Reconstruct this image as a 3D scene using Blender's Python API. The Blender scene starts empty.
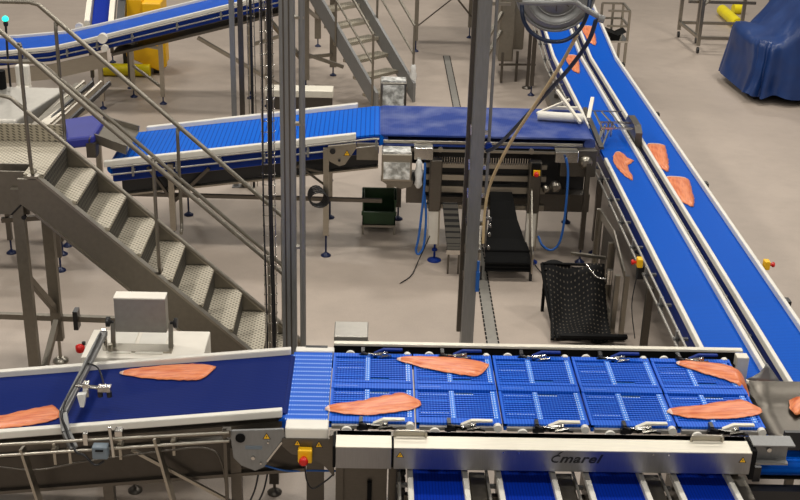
import bpy, math, random
from mathutils import Vector, Matrix
random.seed(7)
S = bpy.context.scene
COL = S.collection
R = math.radians
# ---------------------------------------------------------------- camera, world, lamps, exposure
PITCH, YAW, ROLL, FPX, CAMH = 0.410752, 0.0251568, 0.0293669, 1221.2, 5.4
fw = Vector((math.sin(YAW)*math.cos(PITCH), math.cos(YAW)*math.cos(PITCH), -math.sin(PITCH)))
r0 = Vector((math.cos(YAW), -math.sin(YAW), 0)); u0 = r0.cross(fw)
cr, sr = math.cos(ROLL), math.sin(ROLL)
rx = cr*r0 + sr*u0; ux = -sr*r0 + cr*u0
cam_data = bpy.data.cameras.new('camera'); cam = bpy.data.objects.new('camera', cam_data); COL.objects.link(cam)
M3 = Matrix((rx, ux, -fw)).transposed()
cam.matrix_world = Matrix.Translation((0, 0, CAMH)) @ M3.to_4x4()
cam_data.sensor_width = 36; cam_data.lens = FPX*36/800; cam_data.clip_end = 200
S.camera = cam
S.view_settings.view_transform = 'Standard'; S.view_settings.look = 'None'
S.view_settings.exposure = 0.14; S.view_settings.gamma = 1; S.view_settings.use_curve_mapping = False
W = bpy.data.worlds.new('world'); S.world = W; W.use_nodes = True
W.node_tree.nodes['Background'].inputs[0].default_value = (1.0, .95, .88, 1)
W.node_tree.nodes['Background'].inputs[1].default_value = .15
for ix, x in enumerate((-6.5, 0.5, 7.5)):
    for iy, y in enumerate((-4.5, 3.5, 10.5, 17.5, 24.5)):
        ld = bpy.data.lights.new('ceiling_lamp', 'AREA'); ld.shape = 'RECTANGLE'; ld.size = 1.4; ld.size_y = .8
        ld.energy = 240 if y > 5 else 195; ld.color = (1.0, .95, .87)
        lo = bpy.data.objects.new('ceiling_lamp', ld); COL.objects.link(lo); lo.location = (x, y, 9.5)

# ---------------------------------------------------------------- materials
def lin(c): return tuple(((v/255)/12.92 if v/255 <= .04045 else ((v/255+.055)/1.055)**2.4) for v in c) + (1,)
class N:
    def __init__(s, name):
        s.m = bpy.data.materials.new(name); s.m.use_nodes = True; s.t = s.m.node_tree
        s.b = s.t.nodes['Principled BSDF']
    def n(s, kind, **kw):
        x = s.t.nodes.new(kind)
        for k, v in kw.items(): setattr(x, k, v)
        return x
    def l(s, a, b): s.t.links.new(a, b)
    def math(s, op, a, b=None):
        x = s.n('ShaderNodeMath', operation=op)
        for i, v in enumerate((a, b)):
            if v is None: continue
            if isinstance(v, (int, float)): x.inputs[i].default_value = v
            else: s.l(v, x.inputs[i])
        return x.outputs[0]
    def mix(s, f, a, b):
        x = s.n('ShaderNodeMix', data_type='RGBA')
        if isinstance(f, (int, float)): x.inputs[0].default_value = f
        else: s.l(f, x.inputs[0])
        for i, v in ((6, a), (7, b)):
            if isinstance(v, tuple): x.inputs[i].default_value = v
            else: s.l(v, x.inputs[i])
        return x.outputs[2]
    def noise(s, scale, detail=3, vec=None):
        x = s.n('ShaderNodeTexNoise'); x.inputs['Scale'].default_value = scale; x.inputs['Detail'].default_value = detail
        if vec: s.l(vec, x.inputs['Vector'])
        return x.outputs[0]
    def ramp(s, f, a, b):
        x = s.n('ShaderNodeMapRange'); s.l(f, x.inputs[0]); x.inputs[1].default_value = a; x.inputs[2].default_value = b
        return x.outputs[0]
    def pos(s): return s.n('ShaderNodeTexCoord').outputs['Object']
    def bump(s, h, strength, dist=.01):
        x = s.n('ShaderNodeBump'); x.inputs['Strength'].default_value = strength; x.inputs['Distance'].default_value = dist
        s.l(h, x.inputs['Height']); s.l(x.outputs[0], s.b.inputs['Normal'])
def plain(name, c, rough=.5, metal=0, var=.12, scale=6, spec=.5):
    k = N(name); a = lin(c); b = tuple(v*(1-var*1.6) for v in a[:3]) + (1,)
    c2 = k.mix(k.ramp(k.noise(scale, 4, k.pos()), .35, .7), a, b); k.l(c2, k.b.inputs['Base Color'])
    k.b.inputs['Roughness'].default_value = rough; k.b.inputs['Metallic'].default_value = metal
    k.b.inputs['Specular IOR Level'].default_value = spec
    return k.m
def brushed(name, c, rough=.34, stretch=(1, 1, 30), metal=1.0):
    k = N(name); mp = k.n('ShaderNodeMapping'); mp.inputs['Scale'].default_value = stretch; k.l(k.pos(), mp.inputs[0])
    no = k.noise(9, 4, mp.outputs[0]); a = lin(c); b = tuple(v*.86 for v in a[:3]) + (1,)
    k.l(k.mix(k.ramp(no, .3, .75), b, a), k.b.inputs['Base Color'])
    k.b.inputs['Metallic'].default_value = metal
    k.l(k.math('ADD', k.math('MULTIPLY', no, .18), rough-.09), k.b.inputs['Roughness'])
    return k.m
def dots(name, base, dot, sx, sy, fx, fy, rough=.45, var=None):
    """modular plastic with rows of small openings"""
    k = N(name); sep = k.n('ShaderNodeSeparateXYZ'); k.l(k.pos(), sep.inputs[0])
    def f(o, s_, w): return k.math('LESS_THAN', k.math('FRACT', k.math('DIVIDE', k.math('ADD', o, 50.0), s_)), w)
    u_, v_ = (sep.outputs[0], sep.outputs[1]) if 'riser' not in name else (sep.outputs[2], sep.outputs[1])
    m = k.math('MULTIPLY', f(u_, sx, fx), f(v_, sy, fy))
    c = k.mix(m, lin(base), lin(dot)); k.b.inputs['Specular IOR Level'].default_value = .2
    k.l(c, k.b.inputs['Base Color']); k.b.inputs['Roughness'].default_value = rough
    return k.m
def stripes(name, base, line, axis, period, w, rough=.4, noise=.0):
    k = N(name); sep = k.n('ShaderNodeSeparateXYZ'); k.l(k.pos(), sep.inputs[0])
    m = k.math('LESS_THAN', k.math('FRACT', k.math('DIVIDE', k.math('ADD', sep.outputs[axis], 50.0), period)), w)
    c = k.mix(m, lin(base), lin(line)); k.b.inputs['Specular IOR Level'].default_value = .05
    if noise:
        c = k.mix(k.math('MULTIPLY', k.ramp(k.noise(3.5, 5, k.pos()), .4, .75), noise), c, lin((205, 210, 225)))
    k.l(c, k.b.inputs['Base Color']); k.b.inputs['Roughness'].default_value = rough
    k.bump(m, .25, .004)
    return k.m
M = {}
M['steel'] = brushed('brushed_steel', (176, 170, 158), .36)
M['steel_x'] = brushed('brushed_steel_sheet', (158, 158, 160), .34, (30, 1, 1))
M['steel_warm'] = brushed('blasted_steel', (148, 142, 131), .5, (3, 3, 3))
M['steel_dark'] = brushed('dull_steel', (112, 107, 100), .42, (3, 3, 12))
M['galv'] = brushed('painted_column_steel', (138, 138, 137), .42, (8, 8, 1), .45)
M['shine'] = brushed('polished_steel', (205, 202, 196), .2, (1, 1, 1))
M['white'] = plain('white_plastic', (226, 222, 212), .45, var=.05)
M['cream'] = brushed('pale_brushed_steel', (232, 226, 210), .5, (1, 20, 1), .35)
M['blue'] = stripes('bright_blue_belt', (3, 83, 186), (2, 70, 166), 1, .025, .25, .42)
M['blue_x'] = stripes('bright_blue_belt_ribbed', (12, 98, 204), (6, 66, 164), 0, .05, .22, .4)
M['blue_plain'] = plain('blue_plastic', (6, 84, 194), .45, var=.08, spec=.2)
M['blue_deep'] = plain('deep_blue_plastic', (8, 44, 124), .5, var=.1, spec=.2)
M['blue_pale'] = plain('blue_highlight', (70, 120, 225), .4, var=.1)
M['navy'] = stripes('navy_belt', (20, 38, 104), (16, 30, 88), 1, .022, .3, .5)
M['navy_x'] = stripes('dark_blue_belt', (6, 44, 152), (5, 34, 128), 0, .02, .3, .5)
M['worn'] = stripes('worn_navy_belt', (48, 68, 136), (40, 60, 126), 0, .02, .25, .45, .18)
M['violet'] = plain('violet_blue_belt', (38, 46, 138), .45, var=.08)
M['rows'] = dots('perforated_blue_belt', (8, 88, 200), (160, 188, 232), .017, .058, .55, .26)
M['strip'] = dots('perforated_blue_strip', (40, 118, 222), (190, 208, 240), .018, .030, .55, .45)
M['black'] = plain('black_rubber', (13, 13, 13), .7, var=.1, spec=.15)
M['blackp'] = plain('black_plastic', (30, 30, 32), .35, var=.1)
M['yellow'] = plain('yellow_paint', (246, 190, 20), .45, var=.06)
M['lemon'] = plain('lemon_yellow_plastic', (245, 225, 20), .4, var=.05)
M['red'] = plain('red_plastic', (205, 32, 26), .35, var=.06)
M['green'] = plain('green_plastic', (34, 66, 34), .45, var=.15)
M['grey'] = plain('grey_plastic', (110, 122, 132), .4, var=.06)
M['tan'] = plain('beige_rubber', (206, 182, 138), .5, var=.08)
M['hose'] = plain('dark_blue_rubber', (18, 34, 62), .4, var=.08)
M['blue_tube'] = plain('blue_tubing', (30, 92, 170), .4, var=.06)
M['bag'] = plain('white_bag_plastic', (225, 225, 222), .3, var=.1, scale=30)
M['cabinet'] = brushed('satin_steel_cabinet', (172, 168, 160), .45, (2, 2, 2), .6)
M['whitesteel'] = plain('white_painted_steel', (232, 226, 214), .5, var=.04)
k = N('green_lamp'); k.b.inputs['Base Color'].default_value = lin((20, 190, 160)); k.b.inputs['Emission Color'].default_value = lin((40, 235, 205)); k.b.inputs['Emission Strength'].default_value = 1.6; M['glow'] = k.m
# perforated tread plate: small raised punches
k = N('punched_tread_plate'); sep = k.n('ShaderNodeSeparateXYZ'); k.l(k.pos(), sep.inputs[0])
def _w(o, p, ph=0): return k.math('SINE', k.math('MULTIPLY', k.math('ADD', o, ph), 2*math.pi/p))
m = k.math('GREATER_THAN', k.math('MULTIPLY', _w(k.math('ADD', sep.outputs[0], sep.outputs[2]), .05), _w(k.math('ADD', sep.outputs[1], sep.outputs[2]), .05)), .35)
c = k.mix(m, lin((186, 178, 160)), lin((112, 106, 96))); k.l(c, k.b.inputs['Base Color'])
k.b.inputs['Metallic'].default_value = .55; k.b.inputs['Roughness'].default_value = .5; k.bump(m, .5, .01); M['tread'] = k.m
# salmon
k = N('raw_salmon_flesh'); k.b.inputs['Subsurface Weight'].default_value = 0; mp = k.n('ShaderNodeMapping'); mp.inputs['Scale'].default_value = (2.2, 16, 3); k.l(k.pos(), mp.inputs[0])
no = k.noise(3, 5, mp.outputs[0]); n2 = k.noise(12, 3, k.pos())
c = k.mix(k.ramp(no, .42, .68), lin((226, 136, 88)), lin((198, 96, 54)))
c = k.mix(k.math('MULTIPLY', k.ramp(n2, .5, .75), .22), c, lin((240, 168, 128)))
k.l(c, k.b.inputs['Base Color']); k.b.inputs['Roughness'].default_value = .34; k.bump(no, .25, .01); M['salmon'] = k.m
M['fat'] = plain('pale_salmon_fat', (236, 200, 182), .4, var=.08)
# tarpaulin
k = N('blue_tarpaulin'); no = k.noise(2.2, 4, k.pos())
k.l(k.mix(k.ramp(no, .3, .7), lin((18, 46, 98)), lin((26, 60, 118))), k.b.inputs['Base Color']); k.b.inputs['Roughness'].default_value = .38; k.bump(k.noise(1.3, 2, k.pos()), .5, .25); M['tarp'] = k.m
# floor
k = N('resin_floor'); p = k.pos(); n1 = k.noise(.45, 5, p); n2 = k.noise(5, 5, p); n3 = k.noise(60, 2, p)
c = k.mix(k.ramp(n1, .35, .65), lin((181, 167, 154)), lin((164, 151, 139)))
c = k.mix(k.math('MULTIPLY', k.ramp(n2, .4, .75), .3), c, lin((150, 138, 128)))
c = k.mix(k.math('MULTIPLY', k.ramp(n3, .3, .7), .18), c, lin((196, 184, 172)))
k.l(c, k.b.inputs['Base Color']); k.l(k.math('ADD', k.math('MULTIPLY', n2, .2), .38), k.b.inputs['Roughness']); k.bump(n3, .12, .003); M['floor'] = k.m
# crumpled plastic film
k = N('clear_film'); no = k.noise(14, 4, k.pos()); k.l(k.mix(k.ramp(no, .4, .65), lin((150, 150, 145)), lin((228, 228, 224))), k.b.inputs['Base Color'])
k.b.inputs['Roughness'].default_value = .25; k.bump(no, .8, .03); M['film'] = k.m
# black mesh belt: holes show as lighter dots
M['dark_sheet'] = brushed('dark_steel_sheet', (86, 82, 77), .4, (2, 2, 2))
M['foot'] = plain('dark_blue_foot', (10, 28, 72), .4)
M['riser'] = dots('shaded_punched_riser', (74, 70, 63), (22, 20, 18), .045, .045, .6, .55, .6)  # shaded copy of the tread plate; dark behind the holes is painted in
M['lattice'] = dots('blue_lattice', (6, 80, 196), (40, 104, 214), .02, 1.0, .45, 1.1)
M['mesh'] = dots('black_mesh_belt', (10, 10, 10), (92, 84, 74), .036, .044, .28, .26, .7)

# ---------------------------------------------------------------- mesh building
ORIG = {}
SPLIT = {'perforated_strip', 'lower_box', 'upright', 'clamp_block', 'leg', 'leg_frame', 'strut', 'bearing', 'rail_knob', 'chute_wall', 'cross_bar', 'brace', 'castor', 'cable', 'cables', 'plate_bolts', 'pipe_clip', 'end_gasket', 'prop', 'hanging_cable', 'groove', 'platform_beam', 'guide_rail', 'pusher_bar', 'lens', 'cross_brace', 'lid', 'side_guard', 'mount', 'rail', 'rear_panel', 'folded_edge', 'highlight_strip', 'wear_strips', 'body_panel', 'bend_roller'}
def V(*a): return Vector(a)
class MB:
    def __init__(s): s.v = []; s.f = []; s.sm = []; s.g = []
    def add(s, vs, fs, smooth=False):
        o = len(s.v); s.v += [Vector(v) for v in vs]; s.f += [tuple(i+o for i in f) for f in fs]; s.sm += [smooth]*len(fs); return s
    def mark(s): s.g.append((len(s.v), len(s.f)))
    def hexa(s, c):   # 8 corners: bottom 4 ccw, top 4 ccw
        s.mark()
        return s.add(c, [(3, 2, 1, 0), (4, 5, 6, 7), (0, 1, 5, 4), (1, 2, 6, 5), (2, 3, 7, 6), (3, 0, 4, 7)])
    def box(s, x0, x1, y0, y1, z0, z1):
        return s.hexa([(x0, y0, z0), (x1, y0, z0), (x1, y1, z0), (x0, y1, z0), (x0, y0, z1), (x1, y0, z1), (x1, y1, z1), (x0, y1, z1)])
    def bar(s, p, q, w, h=None, up=(0, 0, 1)):
        p, q = Vector(p), Vector(q); h = h or w; d = (q-p).normalized(); up = Vector(up)
        if abs(d.dot(up)) > .98: up = V(0, 1, 0)
        a = d.cross(up).normalized(); b = a.cross(d).normalized(); a *= w/2; b *= h/2
        return s.hexa([p-a-b, p+a-b, q+a-b, q-a-b, p-a+b, p+a+b, q+a+b, q-a+b])
    def tube(s, pts, r, n=8, closed=False):
        s.mark(); pts = [Vector(p) for p in pts]; vs = []; m = len(pts); ref = None
        for i, p in enumerate(pts):
            if closed: t = pts[(i+1) % m]-pts[i-1]
            else: t = pts[min(i+1, m-1)]-pts[max(i-1, 0)]
            t.normalize()
            if ref is None: ref = t.cross(V(0, 0, 1) if abs(t.z) < .9 else V(1, 0, 0)).normalized()
            a = (ref-t*ref.dot(t)).normalized(); ref = a; b = t.cross(a)
            rr = r[i] if isinstance(r, (list, tuple)) else r
            for j in range(n): an = 2*math.pi*j/n; vs.append(p+a*math.cos(an)*rr+b*math.sin(an)*rr)
        fs = []
        for i in range(m if closed else m-1):
            for j in range(n):
                i2 = (i+1) % m; fs.append((i*n+j, i*n+(j+1) % n, i2*n+(j+1) % n, i2*n+j))
        s.add(vs, fs, True)
        if not closed: s.add(vs[:n], [tuple(range(n))[::-1]]); s.add(vs[-n:], [tuple(range(n))])
        return s
    def cyl(s, p, q, r, n=16): return s.tube([p, q], r, n)
    def prism(s, poly, axis, a, b):
        """poly of 2D points; axis 'x' -> (y,z), 'y' -> (x,z), 'z' -> (x,y)"""
        def mk(u, v, w): return {'x': (w, u, v), 'y': (u, w, v), 'z': (u, v, w)}[axis]
        s.mark(); n = len(poly); vs = [mk(u, v, a) for u, v in poly]+[mk(u, v, b) for u, v in poly]
        fs = [tuple(range(n))[::-1], tuple(range(n, 2*n))]+[(i, (i+1) % n, n+(i+1) % n, n+i) for i in range(n)]
        return s.add(vs, fs)
    def strip(s, path, L, a0, a1, b0, b1):
        """rectangle (a across, b up) swept along path"""
        s.mark(); L = Vector(L); vs = []
        for p in path:
            p = Vector(p)
            for a, b in ((a0, b0), (a1, b0), (a1, b1), (a0, b1)): vs.append(p+L*a+V(0, 0, b))
        m = len(path); fs = [(0, 1, 2, 3), tuple(range(4*m-1, 4*m-5, -1))]
        for i in range(m-1):
            for j in range(4): fs.append((i*4+j, (i+1)*4+j, (i+1)*4+(j+1) % 4, i*4+(j+1) % 4))
        return s.add(vs, fs)
    def lathe(s, c, prof, axis='z', n=24):
        s.mark(); c = Vector(c); vs = []
        for r, h in prof:
            for j in range(n):
                a = 2*math.pi*j/n; x, y = r*math.cos(a), r*math.sin(a)
                vs.append(c+{'z': V(x, y, h), 'y': V(x, h, y), 'x': V(h, x, y)}[axis])
        m = len(prof); fs = [(i*n+j, i*n+(j+1) % n, (i+1)*n+(j+1) % n, (i+1)*n+j) for i in range(m-1) for j in range(n)]
        s.add(vs, fs, True); s.add(vs[:n], [tuple(range(n))]); s.add(vs[-n:], [tuple(range(n))])
        return s
    def build(s, name, mat, parent=None, bevel=0, label=None):
        if name in SPLIT and len(s.g) > 1:
            for i, (v0, f0) in enumerate(s.g):
                v1, f1 = s.g[i+1] if i+1 < len(s.g) else (len(s.v), len(s.f))
                q = MB(); q.v = s.v[v0:v1]; q.f = [tuple(k_-v0 for k_ in f) for f in s.f[f0:f1]]; q.sm = s.sm[f0:f1]; q.g = [(0, 0)]
                o = q.build(name, mat, parent, bevel, label)
            return o
        o0 = ORIG.get(parent.name, V(0, 0, 0)) if parent else V(0, 0, 0)
        if parent is None:   # top-level mesh: origin at base centre
            xs = [v.x for v in s.v]; ys = [v.y for v in s.v]; zs = [v.z for v in s.v]
            o0 = V((min(xs)+max(xs))/2, (min(ys)+max(ys))/2, min(zs))
        me = bpy.data.meshes.new(name); me.from_pydata([v-o0 for v in s.v], [], s.f)
        me.polygons.foreach_set('use_smooth', s.sm)
        import bmesh
        bm = bmesh.new(); bm.from_mesh(me); bmesh.ops.recalc_face_normals(bm, faces=bm.faces); bm.to_mesh(me); bm.free()
        me.materials.append(M[mat] if isinstance(mat, str) else mat)
        o = bpy.data.objects.new(name, me); COL.objects.link(o)
        if parent: o.parent = parent
        else: o.location = o0
        ORIG[o.name] = o0
        if bevel:
            b = o.modifiers.new('bevel', 'BEVEL'); b.width = bevel; b.segments = 2; b.limit_method = 'ANGLE'
        if label: o['label'] = label
        return o
def tag(o, label, cat, group=None):
    o['label'] = label; o['category'] = cat
    if group: o['group'] = group
    return o
def thing(name, label, cat, loc, group=None):
    o = bpy.data.objects.new(name, None); COL.objects.link(o); o.location = loc; ORIG[o.name] = Vector(loc); o.empty_display_size = .1
    return tag(o, label, cat, group)
def struct(o): o['kind'] = 'structure'; return o
def ray(px, py): return fw+rx*((px-400)/FPX)-ux*((py-250)/FPX)
def atz(px, py, z):
    d = ray(px, py); t = (z-CAMH)/d.z; return V(d.x*t, d.y*t, z)
def aty(px, py, y):
    d = ray(px, py); t = y/d.y; return V(d.x*t, y, CAMH+d.z*t)
def arc(pts, n=8):
    """smooth curve through points (Catmull-Rom)"""
    pts = [Vector(p) for p in pts]; P = [pts[0]]+pts+[pts[-1]]; out = []
    for i in range(1, len(P)-2):
        a, b, c, d = P[i-1:i+3]
        for k_ in range(n):
            t = k_/n; out.append(.5*((2*b)+(c-a)*t+(2*a-5*b+4*c-d)*t*t+(3*b-a-3*c+d)*t**3))
    out.append(pts[-1]); return out
def leg(T, x, y, z1, w=.05, mat='steel_dark', foot='foot', z0=.16, lean=(0, 0)):
    l = MB(); l.bar((x, y, z0), (x+lean[0], y+lean[1], z1), w)
    o = l.build('leg', mat, T)
    f = MB(); f.cyl((x, y, .02), (x, y, z0+.02), .011, 8); f.lathe((x, y, 0), [(.055, 0), (.055, .012), (.03, .03), (.012, .045)], n=14)
    f.build('foot', foot, o)
    return o

# ---------------------------------------------------------------- floor
b = MB(); b.box(-30, 30, -30, 60, -.1, 0); struct(b.build('floor', 'floor'))
def drain(p, q, w):
    p, q = Vector(p), Vector(q); d = (q-p).normalized(); sd = V(d.y, -d.x, 0)
    b = MB(); b.bar(p+V(0, 0, .002), q+V(0, 0, .002), w, .005); o = struct(b.build('trim_drain', 'cabinet'))
    n = int((q-p).length/.09); s_ = MB()
    for i in range(n):
        for sg in (-1, 1):
            c = p+d*(i+.5)*.09+sd*sg*w*.5+V(0, 0, .005); s_.bar(c-d*.03, c+d*.03, .014, .006)
    s_.build('slots', 'black', o)
drain((1.16, 10.1, 0), (1.19, 13.6, 0), .11)
drain((1.25, 17.6, 0), (1.24, 20.95, 0), .11)

# ---------------------------------------------------------------- conveyors
def conveyor(T, path, L, a0, a1, belt='blue', rails=(1, 1), railmat='white', rods=(1, 1), frame_h=.16, roller=True, pan=True, rw=.045, rh=.05, dz=.0, br_step=.5):
    L = Vector(L); path = [Vector(p) for p in path]
    b = MB(); b.strip(path, L, a0, a1, -.02, 0); b.strip(path, L, a0+.01, a1-.01, -.125, -.11); b.build('belt', belt, T)
    if roller:
        for p in (path[0], path[-1]):
            c = p+V(0, 0, -.065); r_ = MB(); r_.cyl(c+L*(a0+.005), c+L*(a1-.005), .062, 18); r_.build('end_roller', belt, T)
    for s_, on in ((0, rails[0]), (1, rails[1])):
        if on:
            a, b_ = (a0-rw, a0+.002) if s_ == 0 else (a1-.002, a1+rw)
            m = MB(); m.strip(path, L, a, b_, -.012, rh); m.build('side_rail', railmat, T, .008)
        fa = a0-.02 if s_ == 0 else a1+.008
        m = MB(); m.strip(path, L, fa, fa+.012, -frame_h, -.015); m.build('side_frame', 'blue_deep' if belt.startswith('blue') else 'steel_dark', T)
        if rods[s_]:
            sg = -1 if s_ == 0 else 1; ra = (a0 if s_ == 0 else a1)+sg*.085
            for h in (-.02, -.10):
                t = MB(); t.tube([p+L*ra+V(0, 0, h) for p in path], .0105, 8); t.build('guide_rod', 'cabinet', T)
            for i in range(len(path)-1):
                d = path[i+1]-path[i]; n = max(1, int(d.length/br_step))
                for j in range(n):
                    c = path[i]+d*((j+.5)/n); k_ = MB()
                    k_.bar(c+L*ra+V(0, 0, -.14), c+L*ra+V(0, 0, -.02), .022)
                    k_.bar(c+L*(ra-sg*.06)+V(0, 0, -.08), c+L*(ra+sg*.018)+V(0, 0, -.08), .03, .02)
                    k_.build('rod_bracket', 'galv', T)
    if pan:
        m = MB(); m.strip(path, L, a0, a1, -frame_h-.012, -frame_h); m.build('belly_pan', 'steel_dark', T)

# --- the two long infeed lines on the right (both run away from the camera, kinked up at the far end)
YK = 17.2
LFT = (1, 0, 0)
T = thing('belt_conveyor', 'left one of two long bright blue belts, running past the black mesh belt', 'conveyor', (2.755, 12, 0), 'long blue belts')
z = .96
conveyor(T, [(0, 6.86, z), (0, YK, z), (0, 25, z+.95)], LFT, 2.58, 2.945, rails=(0, 1), rods=(0, 0), rw=.034)
for y0, y1 in ((8.3, 12.75), (13.95, 25)):
    def zz(y): return z if y < YK else z+(y-YK)*.95/7.8
    pts = [(0, y0, z)]+([(0, YK, z)] if y1 > YK else [])+[(0, y1, zz(y1))]
    m = MB(); m.strip(pts, LFT, 2.546, 2.582, -.012, .05); m.build('side_rail', 'white', T, .008)
    for h in (-.02, -.10):
        t = MB(); t.tube([Vector(p)+V(2.475 if h > -.05 else 2.45, 0, h) for p in pts], .0115, 8); t.build('guide_rod', 'cabinet', T)
for y in [8.7+.62*i for i in range(16)]:
    if 12.9 < y < 13.9: continue
    zc = zz(y); m = MB(); m.bar((2.47, y, zc-.16), (2.47, y, zc-.01), .03); m.bar((2.45, y, zc-.085), (2.57, y, zc-.085), .03, .02); m.cyl((2.44, y, zc-.085), (2.475, y, zc-.085), .016, 8)
    m.build('rod_bracket', 'galv', T)
for y in (7.2, 9.7, 12.4, 15.2, 18.6): leg(T, 2.46, y, zz(y)-.1, .06); leg(T, 2.99, y+.05, zz(y)-.15, .05)
m = MB(); m.box(2.55, 2.6, 6.78, 6.95, .82, .93); m.box(2.93, 2.98, 6.78, 6.95, .82, .93); m.box(2.5, 3.0, 6.70, 6.78, .66, .80); m.build('end_frame', 'blackp', T)

T = thing('belt_conveyor', 'right one of two long bright blue belts, outermost with bare floor to its right', 'conveyor', (3.28, 12, 0), 'long blue belts')
conveyor(T, [(0, 6.2, z), (0, YK, z), (0, 25, z+.95)], LFT, 3.115, 3.455, rods=(1, 0), br_step=.7, rw=.034)
for y in (8.2, 10.6, 13.1, 15.8, 18.4): leg(T, 3.56, y, zz(y)-.1, .05)
for y in (9.25, 12.1, 14.6, 17.0):
    m = MB(); m.box(3.50, 3.56, y, y+.09, .86, .96); m.build('sensor', 'blackp', T)
def estop(T, c, nx, name='emergency_stop_button'):
    c = Vector(c)
    b = MB(); b.box(c.x-.025, c.x+.025, c.y-.04, c.y+.04, c.z-.042, c.z+.042); o = b.build('emergency_stop', 'yellow', T, .008)
    b = MB(); b.lathe(c+V(nx*.03, 0, 0), [(.014, 0), (.014, nx*.018), (.024, nx*.024), (.024, nx*.04), (.016, nx*.045)], 'x', 14); b.build('stop_button', 'red', o)
t1 = thing('emergency_stop_box', 'yellow emergency stop with red button on left side of the left long blue belt', 'emergency stop', (2.42, 10.02, .9)); estop(t1, (2.415, 10.02, .96), -1)
m = MB(); m.box(2.40, 2.46, 10.0, 10.05, .80, .92); m.tube(arc([(2.41, 10.0, .9), (2.36, 9.9, .6), (2.40, 9.8, .3)]), .005, 6); m.build('mount', 'blackp', t1)
t1 = thing('emergency_stop_box', 'yellow emergency stop with red button on outer side of the right long blue belt', 'emergency stop', (3.6, 10.0, .9)); estop(t1, (3.56, 10.0, .97), 1)

# ---------------------------------------------------------------- sorting table
YN, YF, ZT = 6.92, 7.86, 1.15
T = thing('sorting_table', 'perforated blue sorting table with five flap gates and a long steel front beam', 'sorting machine', (1.1, 7.4, 0))
m = MB(); m.box(-.55, -.27, YN, YF, ZT-.05, ZT); o = m.build('infeed_belt', 'rows', T)
m = MB(); m.cyl((-.555, YN+.03, ZT-.045), (-.555, YF-.03, ZT-.045), .042); m.build('belt_nose', 'blue_plain', o)
for y0, y1 in ((YN-.12, YN), (YF, YF+.07)):
    m = MB(); m.box(-.54, -.26, y0, y1, ZT-.07, ZT+.012); p_ = m.build('end_block', 'white', T, .01)
    if y0 > 7: m = MB(); m.box(-.47, -.31, y0+.05, y0+.082, ZT-.03, ZT+.014); m.build('block_slot', 'blackp', p_)
for g in range(5):
    x0 = -.262+.578*g; x1 = x0+.566 if g < 4 else x0+.585
    m = MB(); m.box(x0, x1, YN+.02, YF-.02, ZT-.045, ZT-.03); G = m.build('sorting_gate', 'blue_deep', T)
    m = MB()
    m.box(x0, x1, YN, YN+.055, ZT-.02, ZT); m.box(x0, x1, YF-.05, YF, ZT-.02, ZT)          # lips
    m.box(x0, x1, YN+.43, YN+.50, ZT-.05, ZT+.004); m.box(x0, x1, YN+.52, YN+.545, ZT-.05, ZT)  # centre ridge
    m.box(x0, x0+.02, YN, YF, ZT-.05, ZT-.002); m.box(x1-.012, x1, YN, YF, ZT-.05, ZT-.002)
    for y0, y1 in ((YN+.06, YN+.42), (YN+.55, YF-.055)):
        n = int((y1-y0)/.027)
        for i in range(n): m.box(x0+.02, x1-.01, y0+i*.027, y0+i*.027+.014, ZT-.035, ZT-.004)
    m.build('lattice', 'lattice', G)
    s_ = MB()
    for y0, y1 in ((YN+.06, YN+.42), (YN+.55, YF-.055)):
        for a in (.235, .52): s_.box(x0+a, x0+a+.032, y0, y1, ZT-.03, ZT-.001)
    s_.build('perforated_strip', 'strip', G)
    s_ = MB()
    for yy in (YN+.12, YN+.28, YN+.36, YN+.62, YN+.72, YN+.82): s_.box(x0+.035, x0+.22, yy, yy+.028, ZT-.034, ZT-.008)
    s_.box(x0+.27, x0+.40, YN+.375, YN+.40, ZT-.034, ZT-.004); s_.box(x0+.27, x0+.40, YN+.57, YN+.59, ZT-.034, ZT-.004)
    s_.build('wear_strips', 'strip', G)
    s_ = MB(); s_.box(x0+.03, x0+.18, YN+.455, YN+.465, ZT, ZT+.006); s_.build('highlight_strip', 'blue_pale', G)  # glint on the centre ridge, drawn as a pale strip
    for y, sg in ((YN-.015, -1), (YF+.01, 1)):
        w = MB(); w.cyl((x0+.12, y+sg*.03, ZT-.045), (x0+.12, y+sg*.05, ZT-.045), .036, 18); w.build('wheel', 'white', G)
        w = MB(); w.cyl((x1-.03, y-.022, ZT-.02), (x1-.03, y+.012, ZT-.02), .027, 18); w.build('roller', 'white', G)
        s_ = MB(); s_.bar((x0+.02, y, ZT-.03), (x1-.03, y, ZT-.03), .024, .026); s_.build('pivot_rod', 'cabinet', G)
        c_ = MB(); c_.box(x0+.20, x0+.225, y-.035, y+.03, ZT-.09, ZT+.03); c_.box(x0+.185, x0+.26, y-.045, y-.015, ZT-.03, ZT+.0); c_.cyl((x0+.2, y-.03, ZT+.015), (x0+.27, y-.03, ZT-.01), .013, 8); c_.build('clamp', 'blackp', G)
        c_ = MB(); c_.bar((x0+.25, y-.03, ZT-.01), (x0+.39, y-.03, ZT+.018), .018); c_.bar((x0+.25, y-.045, ZT+.012), (x0+.45, y-.05, ZT-.012), .016); c_.cyl((x0+.37, y-.055, ZT+.002), (x0+.37, y-.03, ZT+.002), .024, 12); c_.cyl((x0+.30, y-.06, ZT-.0), (x0+.30, y-.04, ZT-.0), .015, 10); c_.bar((x0+.33, y-.06, ZT-.01), (x0+.42, y-.06, ZT+.008), .012); c_.build('latch_link', 'shine', G)
        h = MB(); h.prism([(x0+.29, ZT-.012), (x0+.36, ZT+.018), (x0+.50, ZT+.022), (x0+.50, ZT+.036), (x0+.36, ZT+.036), (x0+.29, ZT)], 'y', y-.015, y+.015)
        h.build('latch_paddle', 'cream' if sg < 0 else 'blue_deep', G, .004)
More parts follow.
